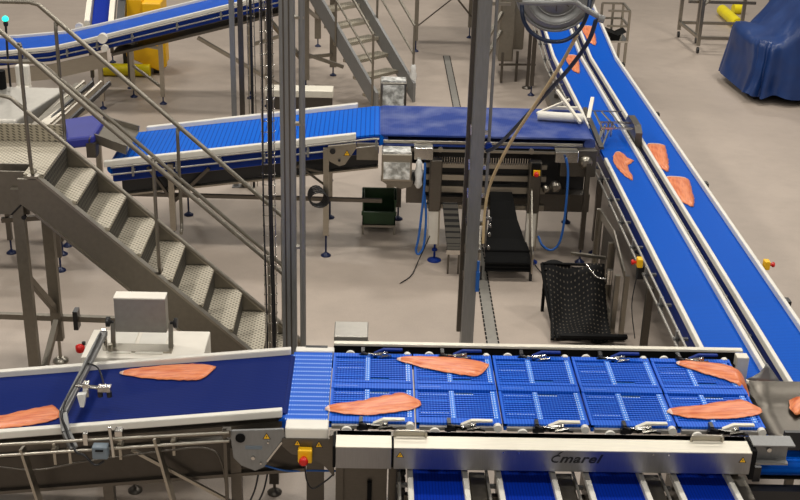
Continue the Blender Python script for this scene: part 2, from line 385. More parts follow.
# far trim and end plate
m = MB(); m.box(-.266, 2.77, 7.975, 8.02, ZT-.005, ZT+.016); m.build('rear_rail', 'cream', T, .004)
m = MB(); m.box(-.266, 2.72, 7.985, 8.01, .96, ZT-.006); m.build('rear_side_frame', 'black', T)
m = MB(); m.box(-.3, 2.7, 7.90, 7.93, 1.0, ZT-.07); m.build('rear_beam', 'black', T)
m = MB(); m.box(2.70, 2.79, 7.87, 7.95, .93, ZT+.01); m.build('rear_end_plate', 'cream', T, .006)
# front beam
prof = [(6.60, 1.01), (6.60, 1.15), (6.745, 1.178), (6.745, 1.01)]
for i, (x0, x1) in enumerate(((-.205, .150), (.165, 2.455))):
    m = MB(); m.prism([(6.60, .995), (6.60, 1.150), (6.604, 1.155), (6.80, 1.155), (6.80, .995)], 'x', x0, x1); C_ = m.build('beam_cover', 'steel_x', T, .003, 'short cover panel' if i == 0 else 'long cover panel with a logo')
    m = MB(); m.add([(x0, 6.60, 1.156), (x1, 6.60, 1.156), (x1, 6.73, 1.163), (x0, 6.73, 1.163), (x0, 6.60, 1.15), (x1, 6.60, 1.15), (x1, 6.73, 1.15), (x0, 6.73, 1.15)], [(0, 1, 2, 3), (4, 7, 6, 5), (0, 4, 5, 1), (1, 5, 6, 2), (2, 6, 7, 3), (3, 7, 4, 0)]); m.build('cover_lit_top', 'cream', C_)  # paler top sheet: light falling on the cover is put into its colour
    if i:
        fc = bpy.data.curves.new('t', 'FONT'); fc.body = 'marel'; fc.size = .088; fc.shear = .35; fc.extrude = .0008; fc.space_character = 1.08; fc.offset = .0022
        to = bpy.data.objects.new('t', fc); COL.objects.link(to); dg = bpy.context.evaluated_depsgraph_get(); me = bpy.data.meshes.new_from_object(to.evaluated_get(dg)); bpy.data.objects.remove(to)
        me.materials.clear(); me.materials.append(M['blackp'])
        lo = bpy.data.objects.new('logo_lettering', me); COL.objects.link(lo); lo.parent = C_; lo.rotation_euler = (R(90), 0, 0); lo.location = V(1.222, 6.5985, 1.066)-ORIG[C_.name]; lo.scale = (1.2, 1, 1)
        m = MB(); q = []
        for a in range(60, 301, 20): q.append((1.205+.034*math.cos(R(a))+.25*(.03*math.sin(R(a))), 1.092+.030*math.sin(R(a))))
        q2 = [(1.208+.027*math.cos(R(a))+.25*(.02*math.sin(R(a))), 1.092+.019*math.sin(R(a))) for a in range(300, 59, -20)]
        for k_ in range(len(q)-1):
            a_, b_, c2, d_ = q[k_], q[k_+1], q2[len(q)-2-k_], q2[len(q)-1-k_]
            m.add([(a_[0], 6.5975, a_[1]), (b_[0], 6.5975, b_[1]), (c2[0], 6.5975, c2[1]), (d_[0], 6.5975, d_[1])], [(0, 1, 2, 3)])
        m.prism([(1.205, 1.118), (1.225, 1.132), (1.245, 1.150), (1.222, 1.140)], 'y', 6.5965, 6.599); m.build('logo_swoosh', 'blackp', C_)
        for xx in (.86, .96, 1.82, 1.92):
            m = MB(); m.cyl((xx, 6.594, 1.135), (xx, 6.6, 1.135), .006, 10); m.build('screw', 'shine', C_)
    def warn(parent, x, y, z_, s_=.02):
        a = MB(); a.prism([(x-s_*1.25, z_-s_), (x+s_*1.25, z_-s_), (x, z_+s_*1.2)], 'y', y-.002, y); o = a.build('warning_sticker', 'blackp', parent)
        a = MB(); a.prism([(x-s_*.9, z_-s_*.8), (x+s_*.9, z_-s_*.8), (x, z_+s_*.85)], 'y', y-.003, y-.002); q_ = a.build('sticker_field', 'yellow', o)
        a = MB(); a.prism([(x-s_*.15, z_-s_*.5), (x+s_*.2, z_-s_*.1), (x+s_*.05, z_+s_*.4), (x-s_*.15, z_+s_*.1)], 'y', y-.0035, y-.003); a.build('sticker_symbol', 'blackp', o)
    if i: warn(C_, .205, 6.6, 1.105); warn(C_, 2.40, 6.6, 1.105)
m = MB(); m.box(-.25, 2.50, 6.735, 6.80, 1.10, 1.155); m.build('beam_ledge', 'steel_dark', T, .004)
for x in (.24, 2.16):
    m = MB(); m.tube(arc([(x-.07, 6.72, 1.155), (x-.07, 6.72, 1.195), (x-.05, 6.72, 1.205), (x+.11, 6.72, 1.205), (x+.13, 6.72, 1.195), (x+.13, 6.72, 1.155)], 4), .009, 8); m.box(x-.07, x+.13, 6.73, 6.75, 1.155, 1.19); m.build('beam_handle', 'steel', T)
m = MB(); m.box(-.225, -.206, 6.60, 6.78, 1.0, 1.16); m.box(.150, .165, 6.61, 6.75, 1.0, 1.14); m.box(2.457, 2.49, 6.605, 6.78, .95, 1.17); m.build('end_gasket', 'black', T, .004)
m = MB(); m.box(2.47, 2.725, 6.72, 6.76, 1.03, 1.185); m.box(2.47, 2.74, 6.64, 6.76, 1.18, 1.19); m.box(2.47, 2.72, 6.66, 6.76, 1.03, 1.045); w_ = m.build('end_bracket', 'galv', T)
m = MB(); m.cyl((2.6, 6.70, 1.115), (2.6, 6.73, 1.115), .016, 8); m.build('bolt', 'shine', w_)
# left drive housing with emergency stop
m = MB(); m.prism([(-.56, 1.09), (-.22, 1.09), (-.22, .80), (-.30, .90), (-.40, .95), (-.50, .97), (-.56, 1.03)], 'y', 6.79, 6.83); D_ = m.build('drive_plate', 'steel_dark', T, .004)
warn(D_, -.46, 6.79, 1.06, .02); warn(D_, -.32, 6.79, 1.05, .022)
m = MB(); m.box(-.43, -.37, 6.80, 6.86, 1.02, 1.08); m.build('cable_gland', 'cabinet', D_)
es = thing('emergency_stop_box', 'yellow emergency stop with red mushroom button below the left end of the sorting table', 'emergency stop', (-.40, 6.76, .9))
m = MB(); m.box(-.455, -.362, 6.735, 6.79, .935, 1.035); o = m.build('housing', 'yellow', es, .01)
m = MB(); m.lathe((-.415, 6.735, .975), [(.02, 0), (.02, -.02), (.03, -.03), (.03, -.045), (.02, -.052)], 'y', 18); m.build('stop_button', 'red', o)
m = MB(); m.tube(arc([(-.41, 6.76, .935), (-.40, 6.76, .80), (-.36, 6.77, .72), (-.28, 6.78, .77), (-.22, 6.80, .82)]), .006, 6); m.build('cable', 'blackp', es)
# supports below
m = MB(); m.box(-.21, -.16, 6.80, 6.86, .0, 1.05); m.box(2.4, 2.46, 6.8, 6.86, 0, 1.05); m.box(-.21, -.16, 7.8, 7.86, 0, 1.05); m.box(2.4, 2.46, 7.8, 7.86, 0, 1.05); m.build('leg_frame', 'steel_dark', T)
m = MB(); m.box(-.16, .13, 6.83, 6.86, .25, .99); o = m.build('side_panel', 'steel_dark', T)
m = MB(); m.box(.0, .03, 6.80, 6.83, .55, .75); m.build('panel_latch', 'black', o)
m = MB(); m.box(.14, .20, 6.84, 6.9, .2, .95); m.build('upright', 'steel_dark', T)
m = MB()
for i in range(9): m.cyl((.235, 6.78, .35+i*.07), (.235, 6.84, .35+i*.07), .018, 8)
m.tube([(.23, 6.8, .3), (.23, 6.8, .98)], .012, 6); m.tube([(.19, 6.78, .3), (.2, 6.79, .98)], .010, 6); m.build('cable_chain', 'blackp', T)

# --- four outfeed conveyors toward the camera
desc = ['leftmost of four dark blue outfeed belts under the steel front beam', 'second from left of four dark blue outfeed belts under the steel front beam', 'third from left of four dark blue outfeed belts under the steel front beam', 'rightmost of four dark blue outfeed belts under the steel front beam']
for i in range(4):
    xa = .275+.5765*i+.018; xb = xa+.325; zo = .86
    T = thing('outfeed_conveyor', desc[i], 'conveyor', ((xa+xb)/2, 6.2, 0), 'outfeed belts')
    conveyor(T, [(0, 5.0, zo+.14), (0, 6.88, zo)], LFT, xa, xb, 'navy_x', rods=(1, 0), rw=.035, rh=.035, br_step=.3)
    leg(T, xa-.03, 6.7, zo-.12, .04, z0=.12); leg(T, xb+.03, 6.7, zo-.12, .04, z0=.12)
    leg(T, xa-.03, 5.2, zo-.02, .04, z0=.12); leg(T, xb+.03, 5.2, zo-.02, .04, z0=.12)
    b = MB(); b.box(xb+.05, xb+.155, 6.0, 6.80, zo-.05, zo-.01); b.box(xb+.07, xb+.14, 6.5, 6.75, zo-.16, zo-.05); b.build('motor_box', 'steel_warm', T, .006)

# ---------------------------------------------------------------- front left conveyor
T = thing('incline_conveyor', 'wide navy belt in the left foreground feeding the sorting table', 'conveyor', (-1.8, 7.4, 0))
def zl(x): return 1.165+(x+.55)*.108
pth = [(-4.2, 0, zl(-4.2)), (-.57, 0, zl(-.57))]
WY = (0, 1, 0)
conveyor(T, pth, WY, 6.99, 7.795, 'navy', rods=(0, 0), rw=.045, rh=.045, frame_h=.13)
m = MB(); m.strip(pth, WY, 6.93, 6.945, -.07, -.035); m.build('lower_trim', 'steel_dark', T)
for h in (-.045, -.125):
    t = MB(); t.tube([(-4.2, 6.78, (1.135 if h > -.1 else 1.072)-3.3*(.080 if h > -.1 else .094)), (-.90, 6.78, 1.135 if h > -.1 else 1.072)], .0105, 10); t.build('guide_rail', 'steel', T)
m = MB(); m.strip([(-4.2, 0, zl(-4.2)), (-.44, 0, zl(-.44))], WY, 6.935, 6.945, -.41, -.15); m.build('side_panel', 'dark_sheet', T)
m = MB(); m.strip([(-4.2, 0, zl(-4.2)), (-.42, 0, zl(-.42))], WY, 6.91, 6.95, -.42, -.395); m.strip([(-4.2, 0, zl(-4.2)), (-.42, 0, zl(-.42))], WY, 7.0, 7.85, -.42, -.405); m.build('drip_tray', 'steel_dark', T)
for x in (-2.05, -1.62, -1.27, -1.95): 
    zc = zl(x); b = MB(); b.bar((x, 6.825, zc-.16), (x, 6.825, zc-.0), .018, .012); b.bar((x, 6.82, zc-.085), (x, 6.93, zc-.085), .018); b.cyl((x, 6.80, zc-.045), (x, 6.845, zc-.045), .018, 8); b.build('rod_bracket', 'steel', T)
for x in (-2.24, -1.37):
    zc = zl(x); b = MB(); b.bar((x-.01, 6.8, zc-.0), (x+.09, 6.78, zc-.5), .055, .02); b.build('slotted_arm', 'steel', T)
    b = MB(); b.bar((x+.0, 6.786, zc-.06), (x+.085, 6.766, zc-.47), .018, .004); b.build('slot', 'black', T)
m = MB(); m.prism([(-.90, 1.135), (-.55, 1.155), (-.54, 1.10), (-.68, .86), (-.74, .83), (-.83, .87), (-.88, .93)], 'y', 6.80, 6.82); P_ = m.build('drive_plate', 'galv', T, .004)
m = MB(); m.cyl((-.83, 6.79, 1.085), (-.83, 6.802, 1.085), .032, 16); m.build('shaft_hole', 'black', P_)
m = MB(); m.bar((-.56, 6.795, 1.06), (-.66, 6.795, .91), .012, .006, (0, 1, 0)); m.cyl((-.75, 6.78, .94), (-.75, 6.80, .94), .013, 8); m.cyl((-.65, 6.78, 1.06), (-.65, 6.8, 1.06), .007, 8); m.cyl((-.70, 6.78, .9), (-.70, 6.8, .9), .007, 8); m.build('plate_bolts', 'shine', P_)
warn(P_, -.66, 6.80, 1.10, .022)
m = MB(); m.box(-.80, -.69, 6.797, 6.80, 1.0, 1.025); m.build('nameplate', 'grey', P_)
m = MB(); m.bar((-.93, 6.80, 1.16), (-.93, 6.80, .5), .022); m.box(-.945, -.89, 6.78, 6.83, 1.10, 1.15); m.build('rail_end_clamp', 'steel_dark', T)
for x, y in ((-.88, 6.95), (-.70, 7.75), (-1.75, 6.98), (-1.75, 7.75), (-3.1, 7.0), (-3.1, 7.75)): leg(T, x, y, zl(x)-.2, .07, z0=.1, foot='steel_dark')
m = MB(); m.box(-.42, -.30, 7.1, 7.16, 0, .9); m.build('support_post', 'steel_dark', T)
m = MB(); m.bar((-1.55, 6.85, .95), (-.9, 6.9, .50), .022); m.build('diagonal_brace', 'steel', T)
m = MB(); m.tube(arc([(-2.6, 6.86, .82), (-2.2, 6.82, .80), (-1.85, 6.84, .86), (-1.3, 6.80, .98), (-1.05, 6.8, 1.0), (-.96, 6.8, .9), (-.93, 6.82, .6)]), .007, 6); m.build('cable', 'steel_dark', T)
m = MB(); m.tube(arc([(-.72, 6.95, .80), (-.76, 6.9, .6), (-.85, 6.9, .4)]), .007, 6); m.tube(arc([(-.66, 6.95, .80), (-.70, 6.9, .6), (-.80, 6.9, .38)]), .007, 6); m.build('hanging_cable', 'blackp', T)
m = MB(); m.tube(arc([(-.72, 6.9, .82), (-.55, 6.9, .77), (-.38, 6.92, .76), (-.2, 6.86, .80)]), .007, 6); m.build('air_line', 'blue_tube', T)
t2 = thing('socket_box', 'small white box hung under the navy belt in the left foreground', 'box', (-1.13, 7.0, .55)); m = MB(); m.box(-1.18, -1.10, 7.18, 7.22, .50, .62); m.build('housing', 'white', t2, .008); m = MB(); m.box(-1.155, -1.125, 7.175, 7.18, .54, .58); m.build('switch', 'grey', t2)
# scanner arm across belt
A = thing('sensor_arm', 'grey tubular arm with camera and cables bent across the left navy belt', 'sensor arm', (-1.9, 7.3, 1.0))
pa = [aty(104, 333, 8.12), aty(101, 338, 8.02), aty(63, 413, 6.97), aty(66, 432, 6.88), aty(74, 449, 6.80)]
m = MB()
for a_, b_ in zip(pa[:-1], pa[1:]): m.bar(a_, b_, .055, .04)
m.build('arm', 'galv', A, .006)
up_ = V(0, 0, .035)
m = MB(); m.tube(arc([pa[1]+up_, pa[1]*.5+pa[2]*.5+V(.01, 0, .04), pa[2]+up_, pa[3]+V(.01, -.02, .03), pa[4]+V(.02, -.03, 0), aty(84, 455, 6.74), aty(95, 465, 6.72), aty(104, 461, 6.73)], 5), .009, 6); m.tube(arc([aty(86, 363, 7.6), aty(98, 368, 7.5), aty(104, 385, 7.2)], 5), .006, 6); m.build('cables', 'blackp', A)
m = MB(); m.cyl((-1.95, 7.12, 1.27), (-1.74, 7.10, 1.26), .014, 10); m.box(-1.80, -1.715, 7.07, 7.12, 1.245, 1.285); m.box(-1.90, -1.86, 7.08, 7.14, 1.20, 1.30); o = m.build('sensor_bar', 'shine', A, .004)
m = MB(); m.cyl((-1.79, 7.10, 1.24), (-1.79, 7.10, 1.20), .018, 12); m.cyl((-1.73, 7.10, 1.24), (-1.73, 7.10, 1.20), .018, 12); m.build('lens', 'blackp', o)
m = MB(); m.prism([(-1.93, 1.24), (-1.87, 1.25), (-1.89, 1.15), (-1.915, 1.15)], 'y', 7.04, 7.08); m.build('spray_nozzle', 'bag', o)
m = MB(); m.box(-1.775, -1.675, 6.70, 6.77, .965, 1.055); o = m.build('control_box', 'grey', A, .008); m = MB(); m.box(-1.75, -1.70, 6.692, 6.70, 1.03, 1.04); m.build('box_slot', 'black', o)
m = MB(); m.box(-1.84, -1.81, 6.76, 6.80, 1.03, 1.12); m.box(-1.64, -1.59, 6.78, 6.84, 1.06, 1.13); m.bar((-1.65, 6.76, .95), (-1.665, 6.77, 1.17), .02); m.build('clamp_block', 'shine', A, .003)
m = MB(); m.cyl(pa[0]-V(0, 0, .16), pa[0]+V(0, 0, .03), .02, 10); m.build('pivot', 'shine', A)

# white table and display box behind
T = thing('steel_cabinet', 'low white steel cabinet behind the left navy belt, below the stairs', 'cabinet', (-1.72, 8.25, 0))
m = MB(); m.box(-2.14, -1.24, 8.0, 8.45, .30, 1.0); m.build('body', 'whitesteel', T, .008)
m = MB(); m.box(-1.965, -1.78, 8.06, 8.40, 1.0, 1.012); m.box(-1.75, -1.545, 8.06, 8.40, 1.0, 1.012); o = m.build('lid', 'white', T, .004)
for x in (-2.08, -1.30):
    for y in (8.05, 8.38): m = MB(); m.box(x-.03, x+.03, y-.03, y+.03, 0, .3); m.build('leg', 'steel_dark', T)
m = MB(); m.lathe((-2.16, 8.2, 1.0), [(.015, 0), (.015, .02)], 'z', 8); m.build('button_stem', 'blackp', T)
rb = MB(); rb.lathe((-2.185, 8.18, .95), [(.03, 0), (.035, .02), (.035, .045), (.02, .055)], 'z', 14); o = rb.build('stop_button', 'red', T)
T = thing('display_unit', 'grey box shaped display on a stand with two black knobs, on the white cabinet', 'display', (-1.76, 8.2, 1.0))
m = MB(); m.box(-1.90, -1.52, 8.14, 8.25, 1.14, 1.42); m.build('housing', 'cabinet', T, .006)
m = MB(); m.box(-1.90, -1.52, 8.138, 8.252, 1.415, 1.425); m.build('top_plate', 'whitesteel', T)
m = MB()
for x in (-1.925, -1.495): m.bar((x, 8.19, 1.20), (x, 8.14, 1.01), .035, .014)
m.box(-1.94, -1.48, 8.08, 8.2, 1.0, 1.014); m.cyl((-1.935, 8.08, 1.02), (-1.935, 8.08, 1.07), .022, 10); m.build('stand', 'steel', T)
for x, sg in ((-1.92, -1), (-1.50, 1)): m = MB(); m.lathe((x, 8.19, 1.20), [(.012, 0), (.012, sg*.02), (.04, sg*.03), (.04, sg*.055)], 'x', 10); m.build('knob', 'blackp', T)
# box at the rear of the sorting table
T = thing('junction_box', 'grey green junction box standing behind the left end of the sorting table', 'box', (-.14, 8.2, .9))
m = MB(); m.box(-.27, -.015, 8.08, 8.33, 1.02, 1.17); m.build('housing', 'cabinet', T, .008)
m = MB(); m.box(-.275, -.01, 8.10, 8.31, .92, 1.02); m.box(-.17, -.11, 8.18, 8.24, 0, .92); m.build('bracket', 'blackp', T)

# ---------------------------------------------------------------- stairs on the left with platform
ZP = 2.0; YA, YB = 9.17, 9.98; X0 = -2.66; GO, RI = .244, .226
T = thing('stair_platform', 'steel staircase with punched treads and platform on the left', 'staircase', (-2.2, 9.65, 0))
m = MB(); m.box(-4.4, X0+.04, YA+.25, YB, ZP-.03, ZP); m.box(X0-.12, X0+.04, YA, YA+.25, ZP-.03, ZP); m.build('platform', 'tread', T)
m = MB(); m.box(-4.4, X0, YB, YB+.02, ZP, ZP+.15); m.build('kick_plate', 'tread', T)
m = MB(); m.box(-4.4, X0-.10, YA+.23, YA+.25, ZP-.20, ZP); m.box(-4.4, X0-.02, YB, YB+.02, ZP-.16, ZP); m.box(-3.05, -2.80, YA+.13, YA+.15, ZP-.40, ZP-.03); m.build('platform_beam', 'steel_warm', T)
nst = 8
for i in range(nst):
    x = X0+.04+i*GO; zt = ZP-(i+1)*RI
    m = MB(); m.box(x-.02, x+GO, YA+.01, YB-.01, zt-.025, zt); m.build('tread', 'tread', T)
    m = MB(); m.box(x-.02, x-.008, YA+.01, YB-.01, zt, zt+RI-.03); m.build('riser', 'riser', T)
sl = RI/GO
for y in (YA-.04, YB):
    xs = X0-.06; xe = X0+nst*GO+.08; zs = ZP-.0
    pl = [(xs-.10, ZP-.03), (xs+.06, ZP-.03), (xe, ZP-.03-(xe-xs-.06)*sl), (xe, max(0, ZP-.33-(xe-xs-.06)*sl)), (xe-.25, 0), (xs+.02, ZP-.33), (xs-.10, ZP-.24)]
    m = MB(); m.prism(pl, 'y', y, y+.03); m.build('stringer', 'steel_warm', T)
    m = MB(); ofs = -.035 if y < 9.5 else -.0
    m.bar((xs-.02, y+.02, ZP-.01), (xs+.07, y+.02, ZP-.01), .065, .02); m.bar((xs+.06, y+.02, ZP-.015), (xe, y+.02, ZP-.015-(xe-xs-.06)*sl), .065, .02)
    if y < 9.5: m.bar((xs+.02, y+.02, ZP-.325), (xe-.28, y+.02, ZP-.325-(xe-.30-xs)*sl), .07, .02)
    m.build('stringer_flange', 'steel', T)
def rail(T, pts, r=.017, name='handrail', mat='steel_warm'): m = MB(); m.tube(pts, r, 10); return m.build(name, mat, T)
def run(y, z_, xk, xe):
    return [(-4.2, y, z_), (xk-.05, y, z_), (xk+.02, y, z_-.02), (xe, y, z_-.0-(xe-xk)*.925)]
rail(T, run(10.05, 3.18, -2.80, -.68), .02); rail(T, [(-4.2, 10.05, 2.676), (-2.87, 10.05, 2.676), (-2.80, 10.05, 2.66), aty(117, 125, 10.05), aty(228, 220, 10.05), aty(288, 270, 10.05)], .017, 'mid_rail')
b1_ = [aty(0, 31, 9.15), aty(107, 125, 9.15), aty(220, 220, 9.15), aty(292, 281, 9.15)]; rail(T, [(-4.2, 9.15, b1_[0].z+.02), b1_[0]+V(-.06, 0, .02)]+b1_, .02); rail(T, run(9.15, 2.65, -2.83, -.70), .017, 'mid_rail')
for x, y, yo, z0_ in ((-2.655, 10.05, 9.99, ZP-.02), (-1.69, 10.05, 10.0, 1.16), (-.80, 10.05, 10.0, .3), (-2.705, 9.15, 9.24, ZP-.02), (-1.74, 9.15, 9.24, 1.14), (-.84, 9.15, 9.24, .22), (-3.9, 10.05, 9.99, ZP), (-3.9, 9.15, 9.24, ZP)):
    zt = 3.17-max(0, (x+2.82))*.925
    rail(T, arc([(x, yo, z0_), (x, yo, z0_+.03), (x, y, z0_+.10), (x, y, zt-.08), (x+.01, y, zt-.03), (x, y, zt)], 3), .015, 'rail_post')
for x, y in ((-2.875, 9.27), (-2.785, 9.74), (-3.62, 9.74)):
    l = MB(); l.box(x-.046, x+.046, y-.035, y+.035, .22 if y > 9.5 else .1, ZP-.16); o = l.build('leg', 'steel_warm', T)
    f = MB(); f.cyl((x, y, .03), (x, y, .25), .015, 8); f.lathe((x, y, 0), [(.07, 0), (.07, .015), (.03, .04)], n=16); f.build('foot', 'steel', o)
m = MB(); m.bar((-4.4, 9.74, .47), (-1.28, 9.74, .41), .05, .05); m.build('cross_beam', 'steel_warm', T)
m = MB(); m.bar((-2.86, 9.3, 1.02), (-2.78, 9.72, .52), .05); m.bar((-2.86, 9.3, .0), (-2.78, 9.72, .42), .05); m.build('brace', 'steel_warm', T)
m = MB(); m.box(-2.63, -2.59, 9.69, 9.79, .34, .52); m.build('beam_clamp', 'blackp', T)
m = MB(); m.tube([(-2.93, 9.235, 1.62), (-2.72, 9.235, 1.83), (-2.6, 9.235, 1.93)], .008, 6); m.cyl((-2.83, 9.23, 1.60), (-2.83, 9.26, 1.60), .02, 8); m.build('cable', 'blackp', T)

# ---------------------------------------------------------------- posts in the middle foreground
T = thing('grooved_post', 'thick vertical steel post with grooves left of centre, nearest of the vertical posts', 'post', (-.645, 8.76, 0))
m = MB(); m.box(-.703, -.588, 8.72, 8.80, 0, 4.6); m.build('post', 'galv', T, .006)
m = MB(); m.box(-.675, -.665, 8.716, 8.721, 0, 4.6); m.box(-.635, -.625, 8.716, 8.721, 0, 4.6); m.build('groove', 'steel_dark', T)
m = MB(); m.box(-.74, -.57, 8.68, 8.84, 0, .02); m.build('base_plate', 'steel', T)
T = thing('conduit_pipe', 'slim round vertical pipe just right of the grooved post', 'pipe', (-.54, 8.72, 0))
m = MB(); m.cyl((-.537, 8.72, 0), (-.537, 8.72, 4.6), .0235, 16); m.build('pipe', 'galv', T)
m = MB()
for z_ in (.6, 1.6, 2.6, 3.4): m.box(-.588, -.52, 8.70, 8.75, z_, z_+.02)
m.build('pipe_clip', 'steel', T)
T = thing('cable_ladder', 'vertical wire mesh cable tray with black cables left of the grooved post', 'cable tray', (-.79, 8.8, 0))
wl = MB()
for x in (-.845, -.80, -.755): wl.tube([(x, 8.80, 0), (x-.0, 8.80, 4.6)], .004, 5)
for i in range(54): wl.tube([(-.85, 8.84, .05+i*.085), (-.85, 8.795, .05+i*.085), (-.75, 8.795, .05+i*.085), (-.75, 8.84, .05+i*.085)], .0035, 4)
wl.build('wire_tray', 'shine', T)
for x, r_ in ((-.835, .007), (-.775, .012), (-.79, .007)):
    m = MB(); m.tube(arc([(x, 8.775, 0), (x+.005, 8.775, 1), (x-.006, 8.775, 2), (x+.004, 8.775, 3), (x, 8.775, 4.6)], 5), r_, 6); m.build('cable', 'blackp', T)
for x, mt, lb in ((-1.70, 'galv', 'thin vertical post standing behind the ribbed blue belt, left one of a pair'), (-1.60, 'steel_dark', 'thin darker vertical post standing behind the ribbed blue belt, right one of a pair')):
    m = MB(); m.box(x-.03, x+.03, 14.25, 14.31, 0, 5); m.box(x-.05, x+.05, 14.22, 14.34, 0, .012); tag(m.build('thin_post', mt, None, .004), lb, 'post', 'pair of thin posts')
T = thing('cable_drop', 'bundle of cables and wire tray hanging right of the pair of thin posts', 'cable tray', (-1.45, 14.3, 0))
m = MB(); m.tube([(-1.52, 14.3, 0), (-1.52, 14.3, 5)], .006, 5); m.tube([(-1.44, 14.3, 0), (-1.44, 14.3, 5)], .006, 5)
for i in range(40): m.tube([(-1.53, 14.28, .1+i*.12), (-1.43, 14.28, .1+i*.12)], .005, 4)
m.build('wire_tray', 'steel', T)
m = MB(); m.tube(arc([(-1.48, 14.26, 0), (-1.475, 14.26, 2), (-1.485, 14.26, 5)]), .018, 6); m.build('cable', 'blackp', T)

# steel column right of centre
T = thing('steel_column', 'broad grey steel column crossing the picture right of centre', 'column', (.85, 9.55, 0))
m = MB(); m.box(.800, .905, 9.50, 9.512, .02, 4.6); m.box(.800, .812, 9.512, 9.70, .02, 4.6); m.box(.893, .905, 9.512, 9.70, .02, 4.6); m.build('channel', 'galv', T, .002)
m = MB(); m.box(.76, .94, 9.46, 9.74, 0, .02); m.build('base_plate', 'steel', T)
m = MB(); m.box(.765, .80, 9.64, 9.70, .42, 4.6); m.build('side_flange', 'steel_dark', T)
m = MB(); m.box(.935, .96, 9.56, 9.585, 1.72, 4.6); m.build('conduit', 'galv', T, .003)
m = MB()
for z_ in (1.0, 1.25, 1.5, 1.75, 2.0, 2.3): m.bar((.79, 9.49, z_), (.785, 9.49, z_+.09), .012, .006, (0, 1, 0)); m.box(.905, .93, 9.5, 9.53, z_, z_+.03)
m.build('fittings', 'shine', T)
m = MB(); m.box(.895, .925, 9.46, 9.50, .90, 1.08); m.cyl((.91, 9.48, 1.08), (.91, 9.48, 1.18), .012, 8); m.build('valve_body', 'blue_tube', T)
m = MB(); m.cyl((.945, 9.52, 2.19), (.945, 9.57, 2.19), .03, 10); m.build('hose_coupling', 'blue_deep', T)
m = MB(); m.box(.93, 1.0, 9.50, 9.53, 1.55, 1.57); m.bar((.96, 9.52, 1.3), (.955, 9.52, 1.66), .02)
for z_ in (1.3, 1.42, 1.5, 1.56): m.cyl((.99, 9.48, z_), (.99, 9.52, z_), .014, 8)
m.build('manifold', 'shine', T)

# hose reel above
T = thing('hose_reel', 'round grey hose reel drum at the top edge, right of the column', 'hose reel', (1.12, 8.3, 3.6))
c = aty(555.5, -9, 8.3)
m = MB(); m.lathe(c, [(.001, -.11), (.05, -.11), (.06, -.10), (.12, -.10), (.13, -.085), (.18, -.085), (.19, -.10), (.215, -.10), (.235, -.075), (.262, -.07), (.272, -.05), (.275, .03), (.25, .05)], 'y', 40); m.build('drum', 'galv', T)
m = MB(); m.tube([c+V(.207*math.cos(R(a)), -.10, .207*math.sin(R(a))) for a in range(0, 360, 9)], .007, 6, True); m.tube([c+V(.15*math.cos(R(a)), -.088, .15*math.sin(R(a))) for a in range(0, 360, 9)], .006, 6, True); m.tube([c+V(.255*math.cos(R(a)), -.075, .255*math.sin(R(a))) for a in range(0, 360, 9)], .007, 6, True); m.build('drum_rim', 'galv', T)
m = MB()
for a in range(0, 360, 45): m.bar(c+V(.07*math.cos(R(a)), -.103, .07*math.sin(R(a))), c+V(.118*math.cos(R(a)), -.103, .118*math.sin(R(a))), .006, .006, (0, 1, 0))
m.build('drum_ribs', 'steel_dark', T)
pp = [aty(519, 2, 8.0), aty(550, 3, 8.0), aty(573, 2, 8.0), aty(582, 7, 8.0), aty(601, 18, 8.0)]
m = MB(); m.tube(arc(pp, 5), .019, 10); m.cyl(pp[-1]-V(.02, 0, 0), pp[-1]+V(.02, 0, -.01), .026, 10); m.build('swing_arm', 'galv', T)
m = MB(); m.bar(pp[0], pp[0]+V(0, .2, .9), .04); m.bar(c+V(0, .1, 0), c+V(0, .15, .9), .05); m.build('hanger', 'steel_dark', T)
def hose(name, mat, r, pts, lb, cat='hose'):
    m = MB(); m.tube(arc(pts, 8), r, 8); return tag(m.build(name, mat), lb, cat)
hose('air_hose', 'hose', .014, [aty(522, -2, 8.15), aty(523, 18, 8.1), aty(532, 33, 8.1), aty(548, 41, 8.1), aty(566, 40, 8.1), aty(580, 29, 8.1), aty(588, 12, 8.1), aty(590, -4, 8.15)], 'dark blue hose hanging in a loop below the hose reel drum')
hose('air_hose', 'hose', .0155, [aty(596, 20, 8.0), aty(589, 40, 8.05), aty(572, 65, 8.2), aty(548, 92, 8.5), aty(515, 128, 9.0), aty(497, 146, 9.3), aty(487, 151, 9.45)], 'dark hose slanting from the swing arm of the reel to the column')
hose('air_hose', 'tan', .0125, [aty(577, 35, 8.1), aty(560, 66, 8.3), aty(535, 105, 8.6), aty(515, 135, 8.9), aty(500, 162, 9.15), aty(490, 185, 9.35), aty(485, 210, 9.42), aty(483, 243, 9.46)], 'beige hose slanting from the hose reel down to the blue valve on the column')

# ---------------------------------------------------------------- middle conveyor: ribbed blue incline
T = thing('incline_conveyor', 'ribbed bright blue incline belt in the middle, feeding the dark blue scale belt', 'conveyor', (-1.3, 12.85, 0))
def zm(x): return 1.355+(x+.0)*.138
pm = [(-2.78, 0, zm(-2.78)), (-.0, 0, zm(0)), (.055, 0, zm(0))]
conveyor(T, pm, WY, 12.33, 13.36, 'blue_x', rails=(0, 0), rods=(1, 0), frame_h=.2, br_step=.45)
for a, x0_ in ((12.27, -2.86), (13.36, -2.60)):
    m = MB(); m.strip([(x0_, 0, zm(x0_)), (-.19, 0, zm(-.19))], WY, a, a+.06, -.02, .05); m.build('side_rail', 'white', T, .01)
m = MB(); m.strip([(-2.7, 0, zm(-2.7)), (.05, 0, zm(0.05))], WY, 12.36, 13.3, -.36, -.21); m.build('return_tray', 'blackp', T, .01)
m = MB(); m.strip([(-2.7, 0, zm(-2.7)), (.05, 0, zm(0.05))], WY, 12.30, 12.36, -.375, -.355); m.build('tray_lip', 'steel', T)
